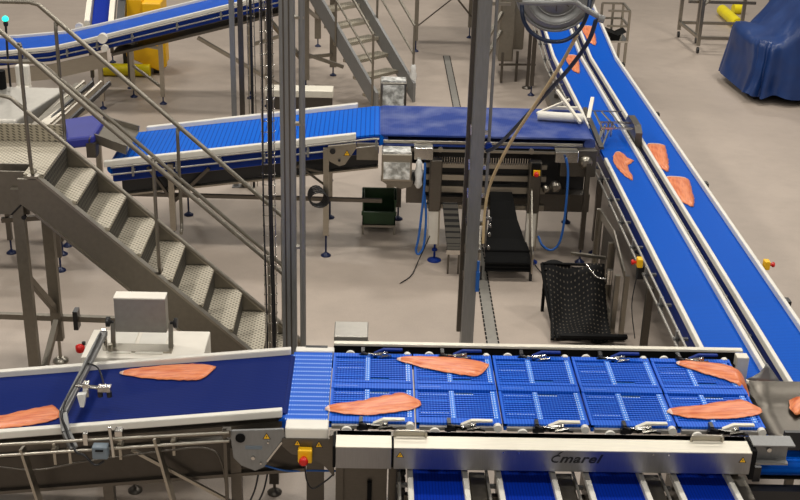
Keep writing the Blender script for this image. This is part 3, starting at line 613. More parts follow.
m = MB(); m.prism([(-.48, 1.27), (-.19, 1.31), (-.18, 1.26), (-.30, 1.07), (-.36, 1.05), (-.46, 1.10), (-.49, 1.16)], 'y', 12.16, 12.19); P_ = m.build('drive_plate', 'steel', T, .004)
warn(P_, -.28, 12.16, 1.20, .03)
m = MB(); m.cyl((-.43, 12.14, 1.22), (-.43, 12.165, 1.22), .03, 12); m.cyl((-.36, 12.14, 1.12), (-.36, 12.165, 1.12), .014, 8); m.build('plate_bolts', 'blackp', P_)
m = MB(); m.box(-.18, .05, 12.24, 12.28, 1.10, 1.28); m.build('transfer_plate', 'steel_warm', T)
for x, y in ((-.50, 12.2), (-.50, 13.3), (-2.15, 12.25), (-2.15, 13.3)): leg(T, x, y, zm(x)-.05, .06, 'steel', z0=.25)
m = MB(); m.bar((-2.6, 12.35, .62), (.1, 12.35, .60), .04, .04); m.bar((-.50, 12.22, .95), (-.86, 12.3, 1.0), .025); m.bar((-.52, 12.22, .82), (-.80, 12.25, 1.02), .02); m.bar((-2.15, 12.25, .6), (-2.4, 12.3, .95), .03); m.bar((-2.15, 12.3, .55), (-1.75, 12.3, .95), .035); m.build('brace', 'steel_dark', T)
cc = aty(316, 195, 12.15); m = MB()
for i in range(5): m.tube([cc+V(.01*i+.085*(1+.05*i)*math.cos(a*.3927), -.02*i, -.006*i+.105*(1-.05*i)*math.sin(a*.3927)) for a in range(16)], .009, 6, True)
tag(m.build('cable_coil', 'blackp'), 'black coiled cable hanging beside the leg under the ribbed blue belt', 'cable')
T = thing('steel_bin', 'low steel box on legs behind the ribbed blue belt, between post and staircase', 'box', (-.94, 14.6, 0))
m = MB(); m.box(-1.33, -.52, 14.45, 14.62, .95, 1.12); m.build('body', 'steel_dark', T, .01); m = MB(); m.box(-1.34, -.51, 14.42, 14.66, 1.12, 1.21); m.build('lid', 'cream', T, .01)
for x in (-1.3, -.56): leg(T, x, 14.55, .96, .05)

# dark blue scale machine
T = thing('scale_machine', 'wide machine with worn dark blue belt on top, in the middle behind the column', 'machine', (1.25, 12.8, 0))
pw = [(.09, 0, 1.36), (2.30, 0, 1.36)]
m = MB(); m.strip(pw, WY, 12.33, 13.38, -.02, 0); m.strip(pw, WY, 12.34, 13.37, -.13, -.115); m.build('belt', 'worn', T)
for x in (.09, 2.30): m = MB(); m.cyl((x, 12.34, 1.295), (x, 13.37, 1.295), .062); m.build('end_roller', 'worn', T)
for i, z_ in enumerate((1.32, 1.23)):
    m = MB(); m.bar((.10, 12.22, z_), (2.2, 12.22, z_), .03, .024); m.build('guide_rail', 'steel', T)
m = MB()
for i in range(40): m.cyl((.65+i*.026, 12.25, 1.07), (.65+i*.026, 12.25, 1.15), .007, 5)
m.build('spring_row', 'shine', T)
for z_, h in ((1.05, .05), (.915, .06), (.78, .07), (.58, .05)):
    m = MB(); m.bar((.55, 12.28, z_), (1.85, 12.28, z_), .04, h); m.build('cross_bar', 'steel', T)
m = MB(); m.box(.55, 2.3, 12.50, 12.52, .62, 1.2); m.box(.1, 2.3, 13.3, 13.32, .7, 1.2); m.build('rear_panel', 'blackp', T)
m = MB(); m.box(.42, 2.35, 12.45, 13.3, .58, .62); m.build('bottom_tray', 'steel_dark', T)
m = MB(); m.box(.36, .55, 12.35, 12.5, .58, .80); m.box(1.8, 2.35, 12.33, 12.5, .52, .72); m.build('lower_box', 'steel_dark', T)
m = MB(); m.cyl((.6, 12.6, .56), (1.8, 12.6, .56), .09, 16); m.build('drum', 'steel_dark', T)
for x in (.66, 1.71):
    m = MB(); m.box(x-.065, x+.065, 12.10, 12.20, .58, 1.16); o = m.build('leg_housing', 'steel_dark', T, .01)
    m = MB(); m.box(x-.055, x+.045, 12.11, 12.17, .20, .58); m.build('pale_leg_cover', 'whitesteel', o)
    m = MB(); m.box(x+.045, x+.062, 12.10, 12.18, .15, .60); m.build('leg_edge', 'steel', o)
    m = MB(); m.cyl((x+.02, 12.13, .02), (x+.02, 12.13, .30), .012, 8); m.cyl((x+.02, 12.13, .12), (x+.02, 12.13, .14), .03, 8); m.lathe((x+.02, 12.13, 0), [(.075, 0), (.075, .012), (.03, .03)], n=16); m.build('foot', 'blue_deep', o)
for x in (.3, 2.28): leg(T, x, 13.3, 1.2, .06); 
leg(T, 2.27, 12.15, 1.15, .05)
m = MB(); m.box(1.90, 2.14, 12.05, 12.22, 1.18, 1.30); o = m.build('bracket_box', 'shine', T, .006)
m = MB(); m.box(.42, .62, 12.05, 12.2, 1.18, 1.31); m.build('bracket_box', 'shine', T, .006)
m = MB(); m.box(1.98, 2.36, 12.18, 12.28, .98, 1.28); o = m.build('motor_plate', 'steel_dark', T, .01)
m = MB(); m.lathe((2.24, 12.18, 1.15), [(.07, 0), (.07, -.03), (.03, -.05)], 'y', 18); m.lathe((1.95, 12.25, .85), [(.06, 0), (.06, -.05), (.03, -.07)], 'y', 14); m.lathe((1.85, 12.25, .82), [(.04, 0), (.04, -.05), (.02, -.06)], 'y', 14); m.build('bearing', 'steel', o)
m = MB(); m.cyl((.70, 12.2, 1.255), (.70, 12.16, 1.255), .028, 10); m.cyl((1.66, 12.2, 1.255), (1.66, 12.16, 1.255), .028, 10); m.build('rail_knob', 'steel', T)
t3 = thing('emergency_stop_box', 'small yellow and red emergency stop on black panel of the scale machine leg', 'emergency stop', (1.71, 12.08, 1.0))
m = MB(); m.box(1.665, 1.755, 12.06, 12.10, 1.02, 1.16); m.build('panel', 'black', t3, .005)
m = MB(); m.box(1.68, 1.75, 12.045, 12.06, 1.03, 1.09); m.build('sticker', 'yellow', t3); m = MB(); m.lathe((1.71, 12.045, 1.05), [(.026, 0), (.026, -.03), (.015, -.035)], 'y', 12); m.build('stop_button', 'red', t3)
# sheet with crumpled film in steel box
T = thing('film_box', 'steel box covered with crumpled clear film at the left end of the scale machine', 'box', (.24, 12.1, .9))
m = MB(); m.box(.085, .40, 11.98, 12.20, .96, 1.26); m.build('box', 'steel', T, .01)
m = MB(); m.box(.105, .38, 11.965, 11.98, .99, 1.17); m.box(.10, .385, 11.99, 12.18, 1.26, 1.28); m.build('film', 'film', T)
m = MB(); m.prism([(.08, .96), (.42, .96), (.40, .90), (.30, .87), (.14, .92)], 'y', 12.0, 12.15); m.build('lower_bracket', 'steel_warm', T)
# white gloves / bags
def bag(p, lb, s_=1):
    p = Vector(p); m = MB(); m.lathe(p, [(.02*s_, .17*s_), (.035*s_, .14*s_), (.03*s_, .10*s_), (.045*s_, .04*s_), (.035*s_, -.04*s_), (.045*s_, -.10*s_), (.02*s_, -.14*s_)], 'z', 10)
    return tag(m.build('plastic_bag', 'bag'), lb, 'bag')
bag((.475, 12.02, 1.02), 'white glove hanging beside the film box on the scale machine')
hose('air_tube', 'blue_tube', .013, [aty(425, 163, 12.0), aty(424, 190, 11.98), aty(419, 235, 11.98), aty(416, 250, 11.98), aty(419, 254, 11.98), aty(424, 244, 12.02), aty(426, 215, 12.1), aty(424, 190, 12.15)], 'blue air tube hanging in a narrow loop at left of the scale machine')
hose('air_tube', 'blue_tube', .013, [aty(566, 158, 12.0), aty(568, 175, 12.0), aty(565, 215, 12.0), aty(560, 241, 12.0), aty(552, 250, 12.0), aty(543, 246, 12.0), aty(538, 236, 12.05)], 'blue air tube hanging in a wide loop at right of the scale machine')
# discharge belt under machine (black) and perforated chute
T = thing('discharge_belt', 'black ribbed belt curving down to the floor under the scale machine', 'conveyor', (1.4, 11.7, 0))
rows = [(12.40, .80, 1.25, 1.49), (12.1, .72, 1.25, 1.50), (12.0, .55, 1.245, 1.54), (11.88, .38, 1.21, 1.61), (11.76, .30, 1.19, 1.65), (11.66, .27, 1.185, 1.66), (11.62, .22, 1.185, 1.66), (11.62, .12, 1.185, 1.66)]
vs = []; fs = []
for y, z_, a, b_ in rows: vs += [(a, y, z_), (b_, y, z_), (b_, y+.03, z_-.02), (a, y+.03, z_-.02)]
for i in range(len(rows)-1):
    for j in range(4): fs.append((i*4+j, i*4+(j+1) % 4, (i+1)*4+(j+1) % 4, (i+1)*4+j))
m = MB(); m.add(vs, fs+[(0, 1, 2, 3), (len(vs)-4, len(vs)-3, len(vs)-2, len(vs)-1)], False)
for y, z_ in ((11.63, .21), (11.63, .17), (11.63, .13), (11.75, .30)): m.box(1.185, 1.66, y-.025, y, z_-.008, z_+.008)
m.build('belt', 'black', T)
m = MB(); m.prism([(12.3, .9), (12.05, .86), (11.72, .36), (11.6, .32), (11.6, .10), (11.74, .08), (12.1, .55), (12.3, .6)], 'x', 1.67, 1.685); m.build('side_plate', 'steel', T)
m = MB(); m.prism([(12.3, .95), (12.05, .9), (11.72, .38), (11.6, .33), (11.6, .10), (11.74, .08), (12.1, .55), (12.3, .6)], 'x', 1.12, 1.135); m.build('side_plate', 'steel', T)
m = MB()
for x in (1.13, 1.66): m.box(x, x+.03, 11.64, 11.68, 0, .15); m.box(x, x+.03, 12.2, 12.24, 0, .7)
m.build('leg', 'blackp', T)
T = thing('drip_chute', 'perforated steel chute slanting down just left of the column', 'chute', (.85, 11.8, 0))
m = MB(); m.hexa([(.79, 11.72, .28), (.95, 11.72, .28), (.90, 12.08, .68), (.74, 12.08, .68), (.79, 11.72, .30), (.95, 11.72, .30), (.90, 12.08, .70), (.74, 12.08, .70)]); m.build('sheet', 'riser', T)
m = MB(); m.box(.78, .96, 11.70, 11.73, .26, .31); m.build('lip', 'shine', T)
m = MB(); m.box(.80, .82, 11.78, 11.80, 0, .30); m.box(.91, .93, 11.78, 11.80, 0, .30); m.build('leg', 'steel_dark', T)

# green crate on stand
T = thing('plastic_crate', 'dark green plastic crate standing on a thin steel rack beside the scale machine', 'crate', (.07, 13, .1))
x0, x1, y0, y1, z0, z1 = -.115, .262, 12.84, 13.22, .10, .42
m = MB(); m.box(x0, x1, y0, y1, z0, z0+.02); m.box(x0, x0+.015, y0, y1, z0, z1); m.box(x1-.015, x1, y0, y1, z0, z1); m.box(x0, x1, y1-.015, y1, z0, z1); m.box(x0, x1, y0, y0+.015, z0, z1-.17); m.build('body', 'green', T)
m = MB(); m.box(x0-.01, x1+.01, y0-.015, y0+.02, z1-.19, z1-.15); m.box(x0-.01, x0+.02, y0-.015, y1, z1-.03, z1); m.box(x1-.02, x1+.01, y0-.015, y1, z1-.03, z1); m.box(x0, x1, y1-.02, y1+.01, z1-.03, z1); m.box(-.06, .2, y0-.006, y0, .2, .26); m.build('rim', 'green', T)
T = thing('crate_rack', 'thin steel rack under the green crate', 'rack', (.07, 13, 0))
m = MB(); m.box(x0, x1, y0-.02, y0, .09, .115); m.box(x0, x1, y1-.02, y1, .09, .115); m.box(x0, x0+.02, y0, y1, .09, .115); m.box(x1-.02, x1, y0, y1, .09, .115); m.build('frame', 'steel', T)
for x in (x0, x1-.02):
    for y in (y0-.02, y1-.02): m = MB(); m.box(x, x+.02, y, y+.02, 0, .09); m.build('leg', 'steel', T)

# black mesh belt bundle and steel frame
T = thing('mesh_belt', 'slumped black perforated mesh belt on the floor behind the sorting table', 'mesh belt', (2.0, 10.6, 0))
vs = []; fs = []; nu, nv = 20, 16
for i in range(nu+1):
    u = i/nu
    for j in range(nv+1):
        v = j/nv; x = 1.68+.62*u+.05*math.sin(v*3.0)*(1-u)+.03*v*(1-u); y = 10.98-.72*v+.04*math.sin(u*6)
        z_ = .50-.44*math.sin(v*1.45)**.9+.03*math.sin(u*9+v*4)+.06*(1-abs(2*u-1))*(-1)*math.sin(math.pi*min(1, v*1.1)); vs.append((x, y, max(.03, z_)))
for i in range(nu):
    for j in range(nv): a = i*(nv+1)+j; fs.append((a, a+1, a+nv+2, a+nv+1))
m = MB(); m.add(vs, fs, True); o = m.build('mesh_sheet', 'mesh', T); sol = o.modifiers.new('thick', 'SOLIDIFY'); sol.thickness = .02
m = MB(); m.tube(arc([(1.68, 10.98, .50), (1.70, 10.8, .35), (1.75, 10.5, .1), (1.78, 10.26, .04)]), .016, 8); m.tube(arc([(1.68, 10.98, .50), (1.9, 11.0, .49), (2.3, 10.97, .5)]), .016, 8); m.build('hem', 'black', T)
m = MB()
for x in (1.70, 2.26): m.box(x, x+.03, 10.92, 10.95, 0, .46)
m.build('prop', 'black', T)
for i, (za, ya) in enumerate(((.05, 10.30), (.09, 10.22), (.13, 10.16))):
    m = MB(); m.box(1.78, 2.42, ya, ya+.05, za-.03, za); m.build('folded_edge', 'black', T)
T = thing('guard_frame', 'steel guard frame with slanted side plate between mesh belt and long blue belt', 'frame', (2.33, 10.8, 0))
m = MB()
for x, y, z1_ in ((2.33, 11.75, .78), (2.31, 10.45, .62), (2.40, 10.45, .62), (2.34, 11.05, .7)): m.box(x, x+.045, y, y+.045, 0, z1_)
m.build('upright', 'steel', T)
m = MB(); m.prism([(11.75, .78), (11.0, .86), (10.35, .72), (10.35, .66), (10.95, .78), (11.65, .70), (11.65, .1), (11.78, .1)], 'x', 2.36, 2.375); m.build('side_plate', 'steel', T)
m = MB(); m.prism([(11.62, .70), (10.95, .76), (10.95, .12), (11.62, .12)], 'x', 2.385, 2.39); m.build('panel', 'steel_dark', T)
m = MB(); m.bar((2.33, 10.5, .12), (2.33, 11.75, .12), .03); m.bar((2.0, 11.2, .52), (2.33, 11.1, .52), .03); m.build('rail', 'steel', T)
m = MB(); m.cyl((2.31, 10.75, .40), (2.31, 10.75, .55), .03, 10); m.tube(arc([(2.1, 10.9, .55), (2.2, 10.8, .45), (2.31, 10.75, .45)]), .008, 6); m.build('valve', 'shine', T)
hose('floor_cable', 'blackp', .006, [(1.66, 12.1, .25), (1.75, 12.0, .05), (1.85, 11.7, .012), (1.92, 11.4, .012), (2.0, 11.25, .012)], 'thin black cable trailing on floor below the wide loop of blue tube', 'cable')
hose('floor_cable', 'blackp', .006, [(.62, 12.1, .3), (.5, 12.0, .04), (.42, 11.7, .012), (.30, 11.5, .012)], 'thin black cable trailing on floor below the narrow loop of blue tube', 'cable')

# small pusher device at end of the scale belt
T = thing('air_knife', 'pale tubes and struts fixed over the right end of the scale belt', 'blower', (2.2, 13, 1.34))
p1, p2 = V(1.80, 12.93, 1.42), V(2.30, 12.86, 1.42)
m = MB(); m.cyl(p1, p2, .05, 14); m.build('tube', 'white', T)
m = MB(); m.bar((1.80, 13.0, 1.42), (2.2, 13.3, 1.5), .025); m.bar((2.05, 13.3, 1.60), (2.24, 12.7, 1.42), .03); m.bar((2.0, 13.3, 1.40), (2.3, 13.3, 1.40), .05, .03); m.bar((2.36, 12.9, 1.40), (2.44, 13.2, 1.55), .04); m.build('strut', 'cream', T)
m = MB(); m.bar((2.40, 12.2, 1.3), (2.42, 13.5, 1.34), .05, .03); m.build('carrier', 'steel_dark', T)
T = thing('pusher_gate', 'chrome wire pusher gate bridging the left long blue belt near the scale belt', 'pusher', (2.7, 13.6, 1))
m = MB()
for y_ in (13.4, 13.62): m.bar((2.62, y_, 1.14), (3.0, y_, 1.14), .022)
m.bar((2.50, 14.0, 1.16), (2.95, 14.0, 1.16), .014); m.bar((2.62, 13.35, 1.14), (2.62, 13.95, 1.16), .02); m.bar((2.78, 13.38, 1.15), (2.70, 13.95, 1.17), .014); m.bar((2.86, 13.38, 1.15), (2.80, 13.95, 1.17), .012)
for k_ in range(4): m.cyl((2.6+.05*k_, 13.36+.05*k_, 1.0), (2.6+.05*k_, 13.36+.05*k_, 1.18), .012, 8)
m.bar((2.52, 13.1, 1.02), (2.64, 13.4, 1.14), .035); m.bar((2.58, 13.1, 1.0), (2.70, 13.4, 1.12), .02)
m.build('wire_frame', 'shine', T)
m = MB(); m.prism([(13.3, .96), (13.3, 1.12), (13.42, 1.18), (13.8, 1.18), (13.9, 1.10), (13.9, .96)], 'x', 2.99, 3.07); m.build('side_bracket', 'steel_dark', T)
m = MB(); m.box(2.40, 2.53, 12.95, 13.05, .95, 1.10); m.box(2.42, 2.56, 13.1, 13.16, .98, 1.05); m.build('mount', 'steel', T)

# ---------------------------------------------------------------- chutes at table end
T = thing('upper_chute', 'polished curved chute between the sorting table and the left long blue belt', 'chute', (2.85, 7.6, .98))
def sheet(T, name, mat, pts, nv, th=.006):
    m = MB(); vs = [p for row in pts for p in row]; fs = [(i*nv+j, i*nv+j+1, (i+1)*nv+j+1, (i+1)*nv+j) for i in range(len(pts)-1) for j in range(nv-1)]
    m.add(vs, fs, True); o = m.build(name, mat, T); s_ = o.modifiers.new('thick', 'SOLIDIFY'); s_.thickness = th; return o
Lc = [atz(746, 379, 1.09), atz(753, 376.5, 1.11), atz(759, 373, 1.14), atz(764, 368, 1.18), atz(766, 363.5, 1.22)]
R0_, R1_ = atz(781, 383, 1.09), atz(767, 363, 1.22)
rw_ = [[l_, l_.lerp(R0_.lerp(R1_, i/4), .33)-V(0, 0, .012*(1-i/4)), l_.lerp(R0_.lerp(R1_, i/4), .66)-V(0, 0, .012*(1-i/4)), R0_.lerp(R1_, i/4)] for i, l_ in enumerate(Lc)]
lo_ = [atz(747, 391, 1.03), atz(757, 393, 1.03), atz(768, 393.5, 1.03), atz(778, 394, 1.03)]
sheet(T, 'lower_band', 'steel', [lo_, rw_[0]], 4)
sheet(T, 'curved_sheet', 'galv', rw_, 4)
T = thing('lower_chute', 'long steel trough chute carrying salmon away from the right end of the sorting table', 'chute', (2.95, 7.15, 1.0))
rw_ = []
for t in (0, .25, .5, .75, 1):
    x = 2.665+.6*t
    rw_.append([(x, 7.46, 1.20), (x, 7.38, 1.09), (x, 7.28, 1.065), (x+.01, 7.0, 1.055), (x+.03, 6.90, 1.07)])
sheet(T, 'trough', 'steel_dark', rw_, 5)
m = MB(); m.box(2.74, 3.3, 6.84, 6.87, 1.03, 1.165); m.build('black_edge', 'blackp', T)
m = MB(); m.bar((2.7, 7.2, .9), (2.7, 7.2, 1.04), .04); m.build('chute_bracket', 'steel_dark', T)

# ---------------------------------------------------------------- salmon
PROF = {  # t, upper half width, lower half width (fractions of max)
 'a': [(0, .06, .08), (.04, .24, .22), (.12, .40, .36), (.3, .66, .66), (.5, .86, .88), (.7, .92, 1.0), (.88, .80, 1.0), (.93, .72, .85), (1, .50, -.30)],
 'e': [(0, .06, .05), (.05, .28, .22), (.2, .48, .45), (.45, .75, .85), (.7, .95, .95), (.85, .95, .85), (.95, .85, .6), (1, .5, .3)],
 'b': [(0, .06, .06), (.05, .30, .28), (.2, .44, .62), (.4, .52, .82), (.55, .74, .84), (.66, .84, .78), (.86, 1.0, .66), (.885, .84, .62), (.97, .40, .48), (1, .1, .3)],
 'c': [(0, .1, .3), (.08, .5, .6), (.2, .6, .85), (.32, 1.25, 1), (.38, .95, 1), (.5, .35, .95), (.7, .3, .7), (.85, .45, .4), (1, .3, -.05)],
 'd': [(0, .7, .8), (.05, .95, 1), (.3, 1, .8), (.6, 1.05, .45), (.85, 1, .05), (1, .85, -.6)]}
def fillet(a, b_, wid, prof, lb, bend=None, cv=0, grp='salmon fillets', th=.022):
    a, b_ = Vector(a), Vector(b_); d = b_-a; Ln = d.length; ang = math.atan2(d.y, d.x); pit = math.asin(max(-1, min(1, d.z/Ln)))
    P = PROF[prof]; n = 22; K = 8; vs = []; random.seed(int(a.x*1000) % 97)
    def itp(t):
        for (t0, u0_, l0), (t1, u1_, l1) in zip(P[:-1], P[1:]):
            if t <= t1: f_ = (t-t0)/(t1-t0); f_ = f_*f_*(3-2*f_); return u0_+(u1_-u0_)*f_, l0+(l1-l0)*f_
        return P[-1][1:]
    top = []; bot = []
    for i in range(n+1):
        t = i/n; u, l_ = itp(t); u *= wid/2*(1+random.uniform(-.05, .05)); l_ *= wid/2*(1+random.uniform(-.05, .05)); e = min(1, 6*t+.3, 6*(1-t)+.4)
        for j in range(K+1):
            s_ = -1+2*j/K; y = -l_+(u+l_)*(s_+1)/2; z_ = th*e*(1-abs(s_)**2.6)*(1-.35*max(0, math.cos(s_*1.2)-.9)*10*.3)+.003
            dz = bend(t) if bend else 0
            vs.append((t*Ln, y-cv*max(0, t-.45)**2, z_+dz))
    m_ = len(vs)
    for i in range(n+1):
        for j in range(K+1): x_, y_, z_ = vs[i*(K+1)+j]; vs.append((x_, y_, (bend(i/n) if bend else 0)))
    W_ = K+1; fs = []
    for i in range(n):
        for j in range(K):
            q = i*W_+j; fs.append((q, q+W_, q+W_+1, q+1)); fs.append((m_+q, m_+q+1, m_+q+W_+1, m_+q+W_))
        for j in (0, K): q = i*W_+j; fs.append((q, q+W_, m_+q+W_, m_+q))
    for i in (0, n):
        for j in range(K): q = i*W_+j; fs.append((q, q+1, m_+q+1, m_+q))
    me = bpy.data.meshes.new('salmon_fillet'); me.from_pydata(vs, [], fs)
    me.polygons.foreach_set('use_smooth', [True]*len(me.polygons)); me.materials.append(M['salmon']); me.materials.append(M['fat'])
    for pi_, p in enumerate(me.polygons):
        if pi_ < n*(2*K+2) and (max(vs[v][0] for v in p.vertices) < Ln*.05): p.material_index = 1
    o = bpy.data.objects.new('salmon_fillet', me); COL.objects.link(o); o.location = a; o.rotation_euler = (0, -pit, ang)
    return tag(o, lb, 'salmon', grp)
zt = ZT+.006
fillet(atz(397, 359, zt), atz(488, 369, zt), .25, 'a', 'salmon fillet at the rear edge of the sorting table, tail pointing left')
fillet(atz(325, 409, zt), atz(420, 402, zt), .28, 'b', 'salmon fillet at the front left of the sorting table')
fillet(atz(667, 412, zt), atz(760, 409, zt), .27, 'b', 'salmon fillet at front right end of the sorting table')
def bd(t): return -.0 if t < .62 else -.20*((t-.62)/.38)**1.6
fillet(atz(676, 363, zt), atz(752, 375, zt), .24, 'e', 'salmon fillet bending over the right rear edge of the sorting table into the chute', bend=lambda t: 0 if t < .82 else -.12*((t-.82)/.18)**1.5, cv=.50)
def lb_(x, y):
    p = atz(x, y, 1.1)
    for _ in range(8): p = atz(x, y, zl(p.x)+.006)
    return p
fillet(lb_(120, 373), lb_(214, 371), .25, 'a', 'salmon fillet on the left navy belt, right of the sensor arm', grp='salmon on the navy belt')
fillet(lb_(-32, 424), lb_(61, 414), .27, 'b', 'salmon fillet on the left navy belt, cut by the left picture edge', grp='salmon on the navy belt')
zb = z_belt = .965
for (x0, y0, x1, y1, w, pr_, lb) in (
    (619, 152, 630, 180, .21, 'c', 'salmon piece with a notched edge on the left long belt'),
    (656, 144, 660, 171, .21, 'd', 'upper one of two salmon pieces side by side on the right long belt'),
    (677, 177, 683, 206, .25, 'd', 'lower one of two salmon pieces on the right long belt, beside bare floor')):
    fillet(atz(x0, y0, zb), atz(x1, y1, zb), w, pr_, lb, grp='salmon on the long belts')
def ry(x, y):
    p = atz(x, y, 1.0)
    for _ in range(12): p = atz(x, y, zz(p.y)+.006)
    return p
fillet(ry(571, 55), ry(573, 73), .20, 'd', 'salmon piece on the left long belt just below the hose loop', grp='salmon on the long belts')
fillet(ry(587, 26), ry(590, 45), .20, 'd', 'salmon piece on the right long belt beside the hose reel arm', grp='salmon on the long belts')
fillet(atz(810, 389, 1.10), atz(786, 411, 1.09), .20, 'd', 'salmon piece lying in the lower chute at the right picture edge', grp='salmon in the chute')
T_ = fillet(atz(749, 390, 1.05), atz(776, 391, 1.05), .06, 'b', 'narrow salmon coloured strip standing for a reflection in the upper curved chute', grp='salmon in the chute', th=.012)  # thin fillet added to imitate salmon reflected in the steel

# ---------------------------------------------------------------- far left line
T = thing('incline_conveyor', 'bright blue belt with white rails bending upward at the top left', 'conveyor', (-3.5, 17.7, 0))
def ft(px, py, y): p = aty(px, py, y); return (p.x, 0, p.z)
pf = [ft(-40, 55, 17.3), ft(0, 54, 17.3), ft(50, 49.5, 17.3), ft(85, 42, 17.3), ft(110, 36, 17.3), ft(200, 14, 17.3), ft(285, -7, 17.3)]
conveyor(T, pf, WY, 17.33, 18.26, 'blue_plain', rods=(1, 0), frame_h=.17, rw=.05, rh=.04, br_step=.45)
def zf(x):
    for a_, b_ in zip(pf[:-1], pf[1:]):
        if x <= b_[0]: return a_[2]+(b_[2]-a_[2])*(x-a_[0])/(b_[0]-a_[0])
    return pf[-1][2]
m = MB(); m.strip([pf[0], pf[1], pf[2], (-3.85, 0, zf(-3.85))], WY, 17.22, 17.24, -.42, -.2); m.build('side_panel', 'steel', T)
m = MB(); m.strip([(-3.8, 0, zf(-3.8)), pf[4], pf[6]], WY, 17.3, 18.1, -.30, -.26); m.build('tray', 'steel_dark', T)
xx_ = ft(104, 36, 17.3)[0]; m = MB(); m.cyl((xx_, 17.17, zf(xx_)+.01), (xx_, 17.26, zf(xx_)+.01), .07, 16); m.cyl((xx_+.03, 17.13, zf(xx_)-.12), (xx_+.03, 17.2, zf(xx_)-.12), .05, 12); m.build('bend_roller', 'white', T)
xr = ft(79, 24, 18.3)[0]; m = MB(); m.cyl((xr, 18.28, zf(xr)+.05), (xr, 18.34, zf(xr)+.05), .06, 14); m.build('rear_bend_roller', 'white', T)
for x, y in ((-3.165, 17.7), (-3.665, 18.03), (-1.6, 17.7), (-1.9, 18.1), (-4.0, 17.4), (-5.2, 17.5)): leg(T, x, y, zf(x)-.25, .06, 'steel', z0=.12)
m = MB(); m.bar((-3.165, 17.7, .25), (-3.665, 18.03, .5), .035); m.bar((-3.17, 17.7, .85), (-3.75, 17.5, 1.0), .04); m.bar((-2.6, 17.6, 1.05), (-1.4, 17.6, .35), .05); m.bar((-1.8, 17.9, .9), (-1.2, 17.9, 1.1), .05); m.build('brace', 'steel', T)
# second belt behind
T = thing('feeder_conveyor', 'short dark blue belt with pale side plates behind the top left blue belt', 'conveyor', (-4.25, 19, 0))
m = MB(); m.strip([(0, 18.45, .98), (-.30, 20.5, 1.5)], LFT, -4.33, -4.05, -.03, 0)
m.build('belt', 'navy_x', T)
for x in (-4.42, -4.06): m = MB(); m.strip([(0, 18.4, .99), (-.31, 20.6, 1.55)], LFT, x, x+.08, -.1, .08); m.build('side_plate', 'cream', T)
m = MB(); m.strip([(0, 18.4, .99), (-.31, 20.6, 1.55)], LFT, -3.95, -3.83, -.25, .0); m.build('cable_duct', 'blackp', T)
for x in (-4.38, -3.8):
    for y in (18.5, 20): leg(T, x, y, .9+(y-18.5)*.25, .05)
T = thing('power_cabinet', 'orange yellow machine body behind and under the top left blue belt', 'machine', (-3.7, 19.5, 0))
m = MB(); m.box(-3.72, -3.42, 19.3, 19.9, .10, 1.16); m.prism([(-4.0, .5), (-3.36, .6), (-3.36, .15), (-3.5, .08), (-4.0, .3)], 'y', 19.25, 19.35); m.box(-4.05, -3.72, 19.4, 19.9, .4, 1.2); m.build('body', 'yellow', T, .02)
m = MB(); m.box(-4.06, -3.98, 19.3, 19.5, 0, 1.3); m.box(-3.6, -3.5, 19.4, 19.6, 0, .12); m.build('mast', 'blackp', T)
m = MB(); m.cyl((-4.40, 19.2, .10), (-3.62, 19.2, .10), .10, 18); tag(m.build('floor_bumper', 'lemon', None), 'lemon yellow round floor bumper below the top left blue belt', 'bumper')
# left machine and signal lamp
T = thing('inspection_machine', 'grey box shaped machine with slanted side behind the left handrails', 'machine', (-4.2, 13.6, 0))
m = MB(); m.hexa([(-4.9, 13.0, .98), (-4.02, 13.0, .98), (-3.72, 13.9, .98), (-4.9, 13.9, .98), (-4.9, 13.1, 1.18), (-3.98, 13.1, 1.18), (-3.60, 13.95, 1.32), (-4.9, 13.95, 1.32)]); m.build('body', 'cabinet', T, .02)
m = MB(); m.box(-4.9, -4.0, 12.94, 13.0, .9, 1.0); m.box(-4.8, -4.1, 13.1, 13.8, .5, .98); m.build('lower_body', 'steel_dark', T)
m = MB(); m.hexa([(-3.98, 12.9, 1.0), (-3.78, 12.9, 1.0), (-3.40, 14.0, 1.0), (-3.6, 14.0, 1.0), (-3.92, 12.95, 1.05), (-3.74, 12.95, 1.05), (-3.36, 14.1, 1.30), (-3.54, 14.1, 1.34)]); m.build('side_guard', 'steel', T)
for i in range(4):
    m = MB(); m.bar((-3.93+.12*i, 13.0+.02*i, 1.02), (-3.45+.10*i, 14.15, 1.33), .03, .05); m.build('guard_slat', 'steel' if i % 2 == 0 else 'blackp', T)
for x in (-4.75, -4.1):
    for y in (13.15, 13.75): leg(T, x, y, .6, .07)
m = MB(); m.box(-4.28, -4.12, 14.2, 14.3, 1.25, 1.5); m.box(-4.28, -4.12, 13.95, 14.3, 1.2, 1.26); m.build('white_block', 'white', T, .02)
m = MB(); m.cyl((-4.36, 13.9, 1.25), (-4.36, 13.9, 1.52), .06, 12); m.build('black_motor', 'black', T)
T = thing('signal_lamp', 'thin dark pole topped by a glowing green signal lamp at the top left', 'signal lamp', (-4.3, 14, 0))
pb = aty(8, 62, 14.0); ptp = aty(5.5, 21, 14.0)
m = MB(); m.tube([(pb.x, 14.0, 0), pb, ptp], .014, 8); m.build('pole', 'blackp', T)
m = MB(); m.lathe(ptp, [(.022, -.06), (.03, -.03), (.022, 0)], 'z', 12); m.build('lamp_base', 'blackp', T)
m = MB(); m.lathe(ptp, [(.026, 0), (.038, .015), (.036, .04), (.016, .058)], 'z', 14); m.build('lamp_lens', 'glow', T)
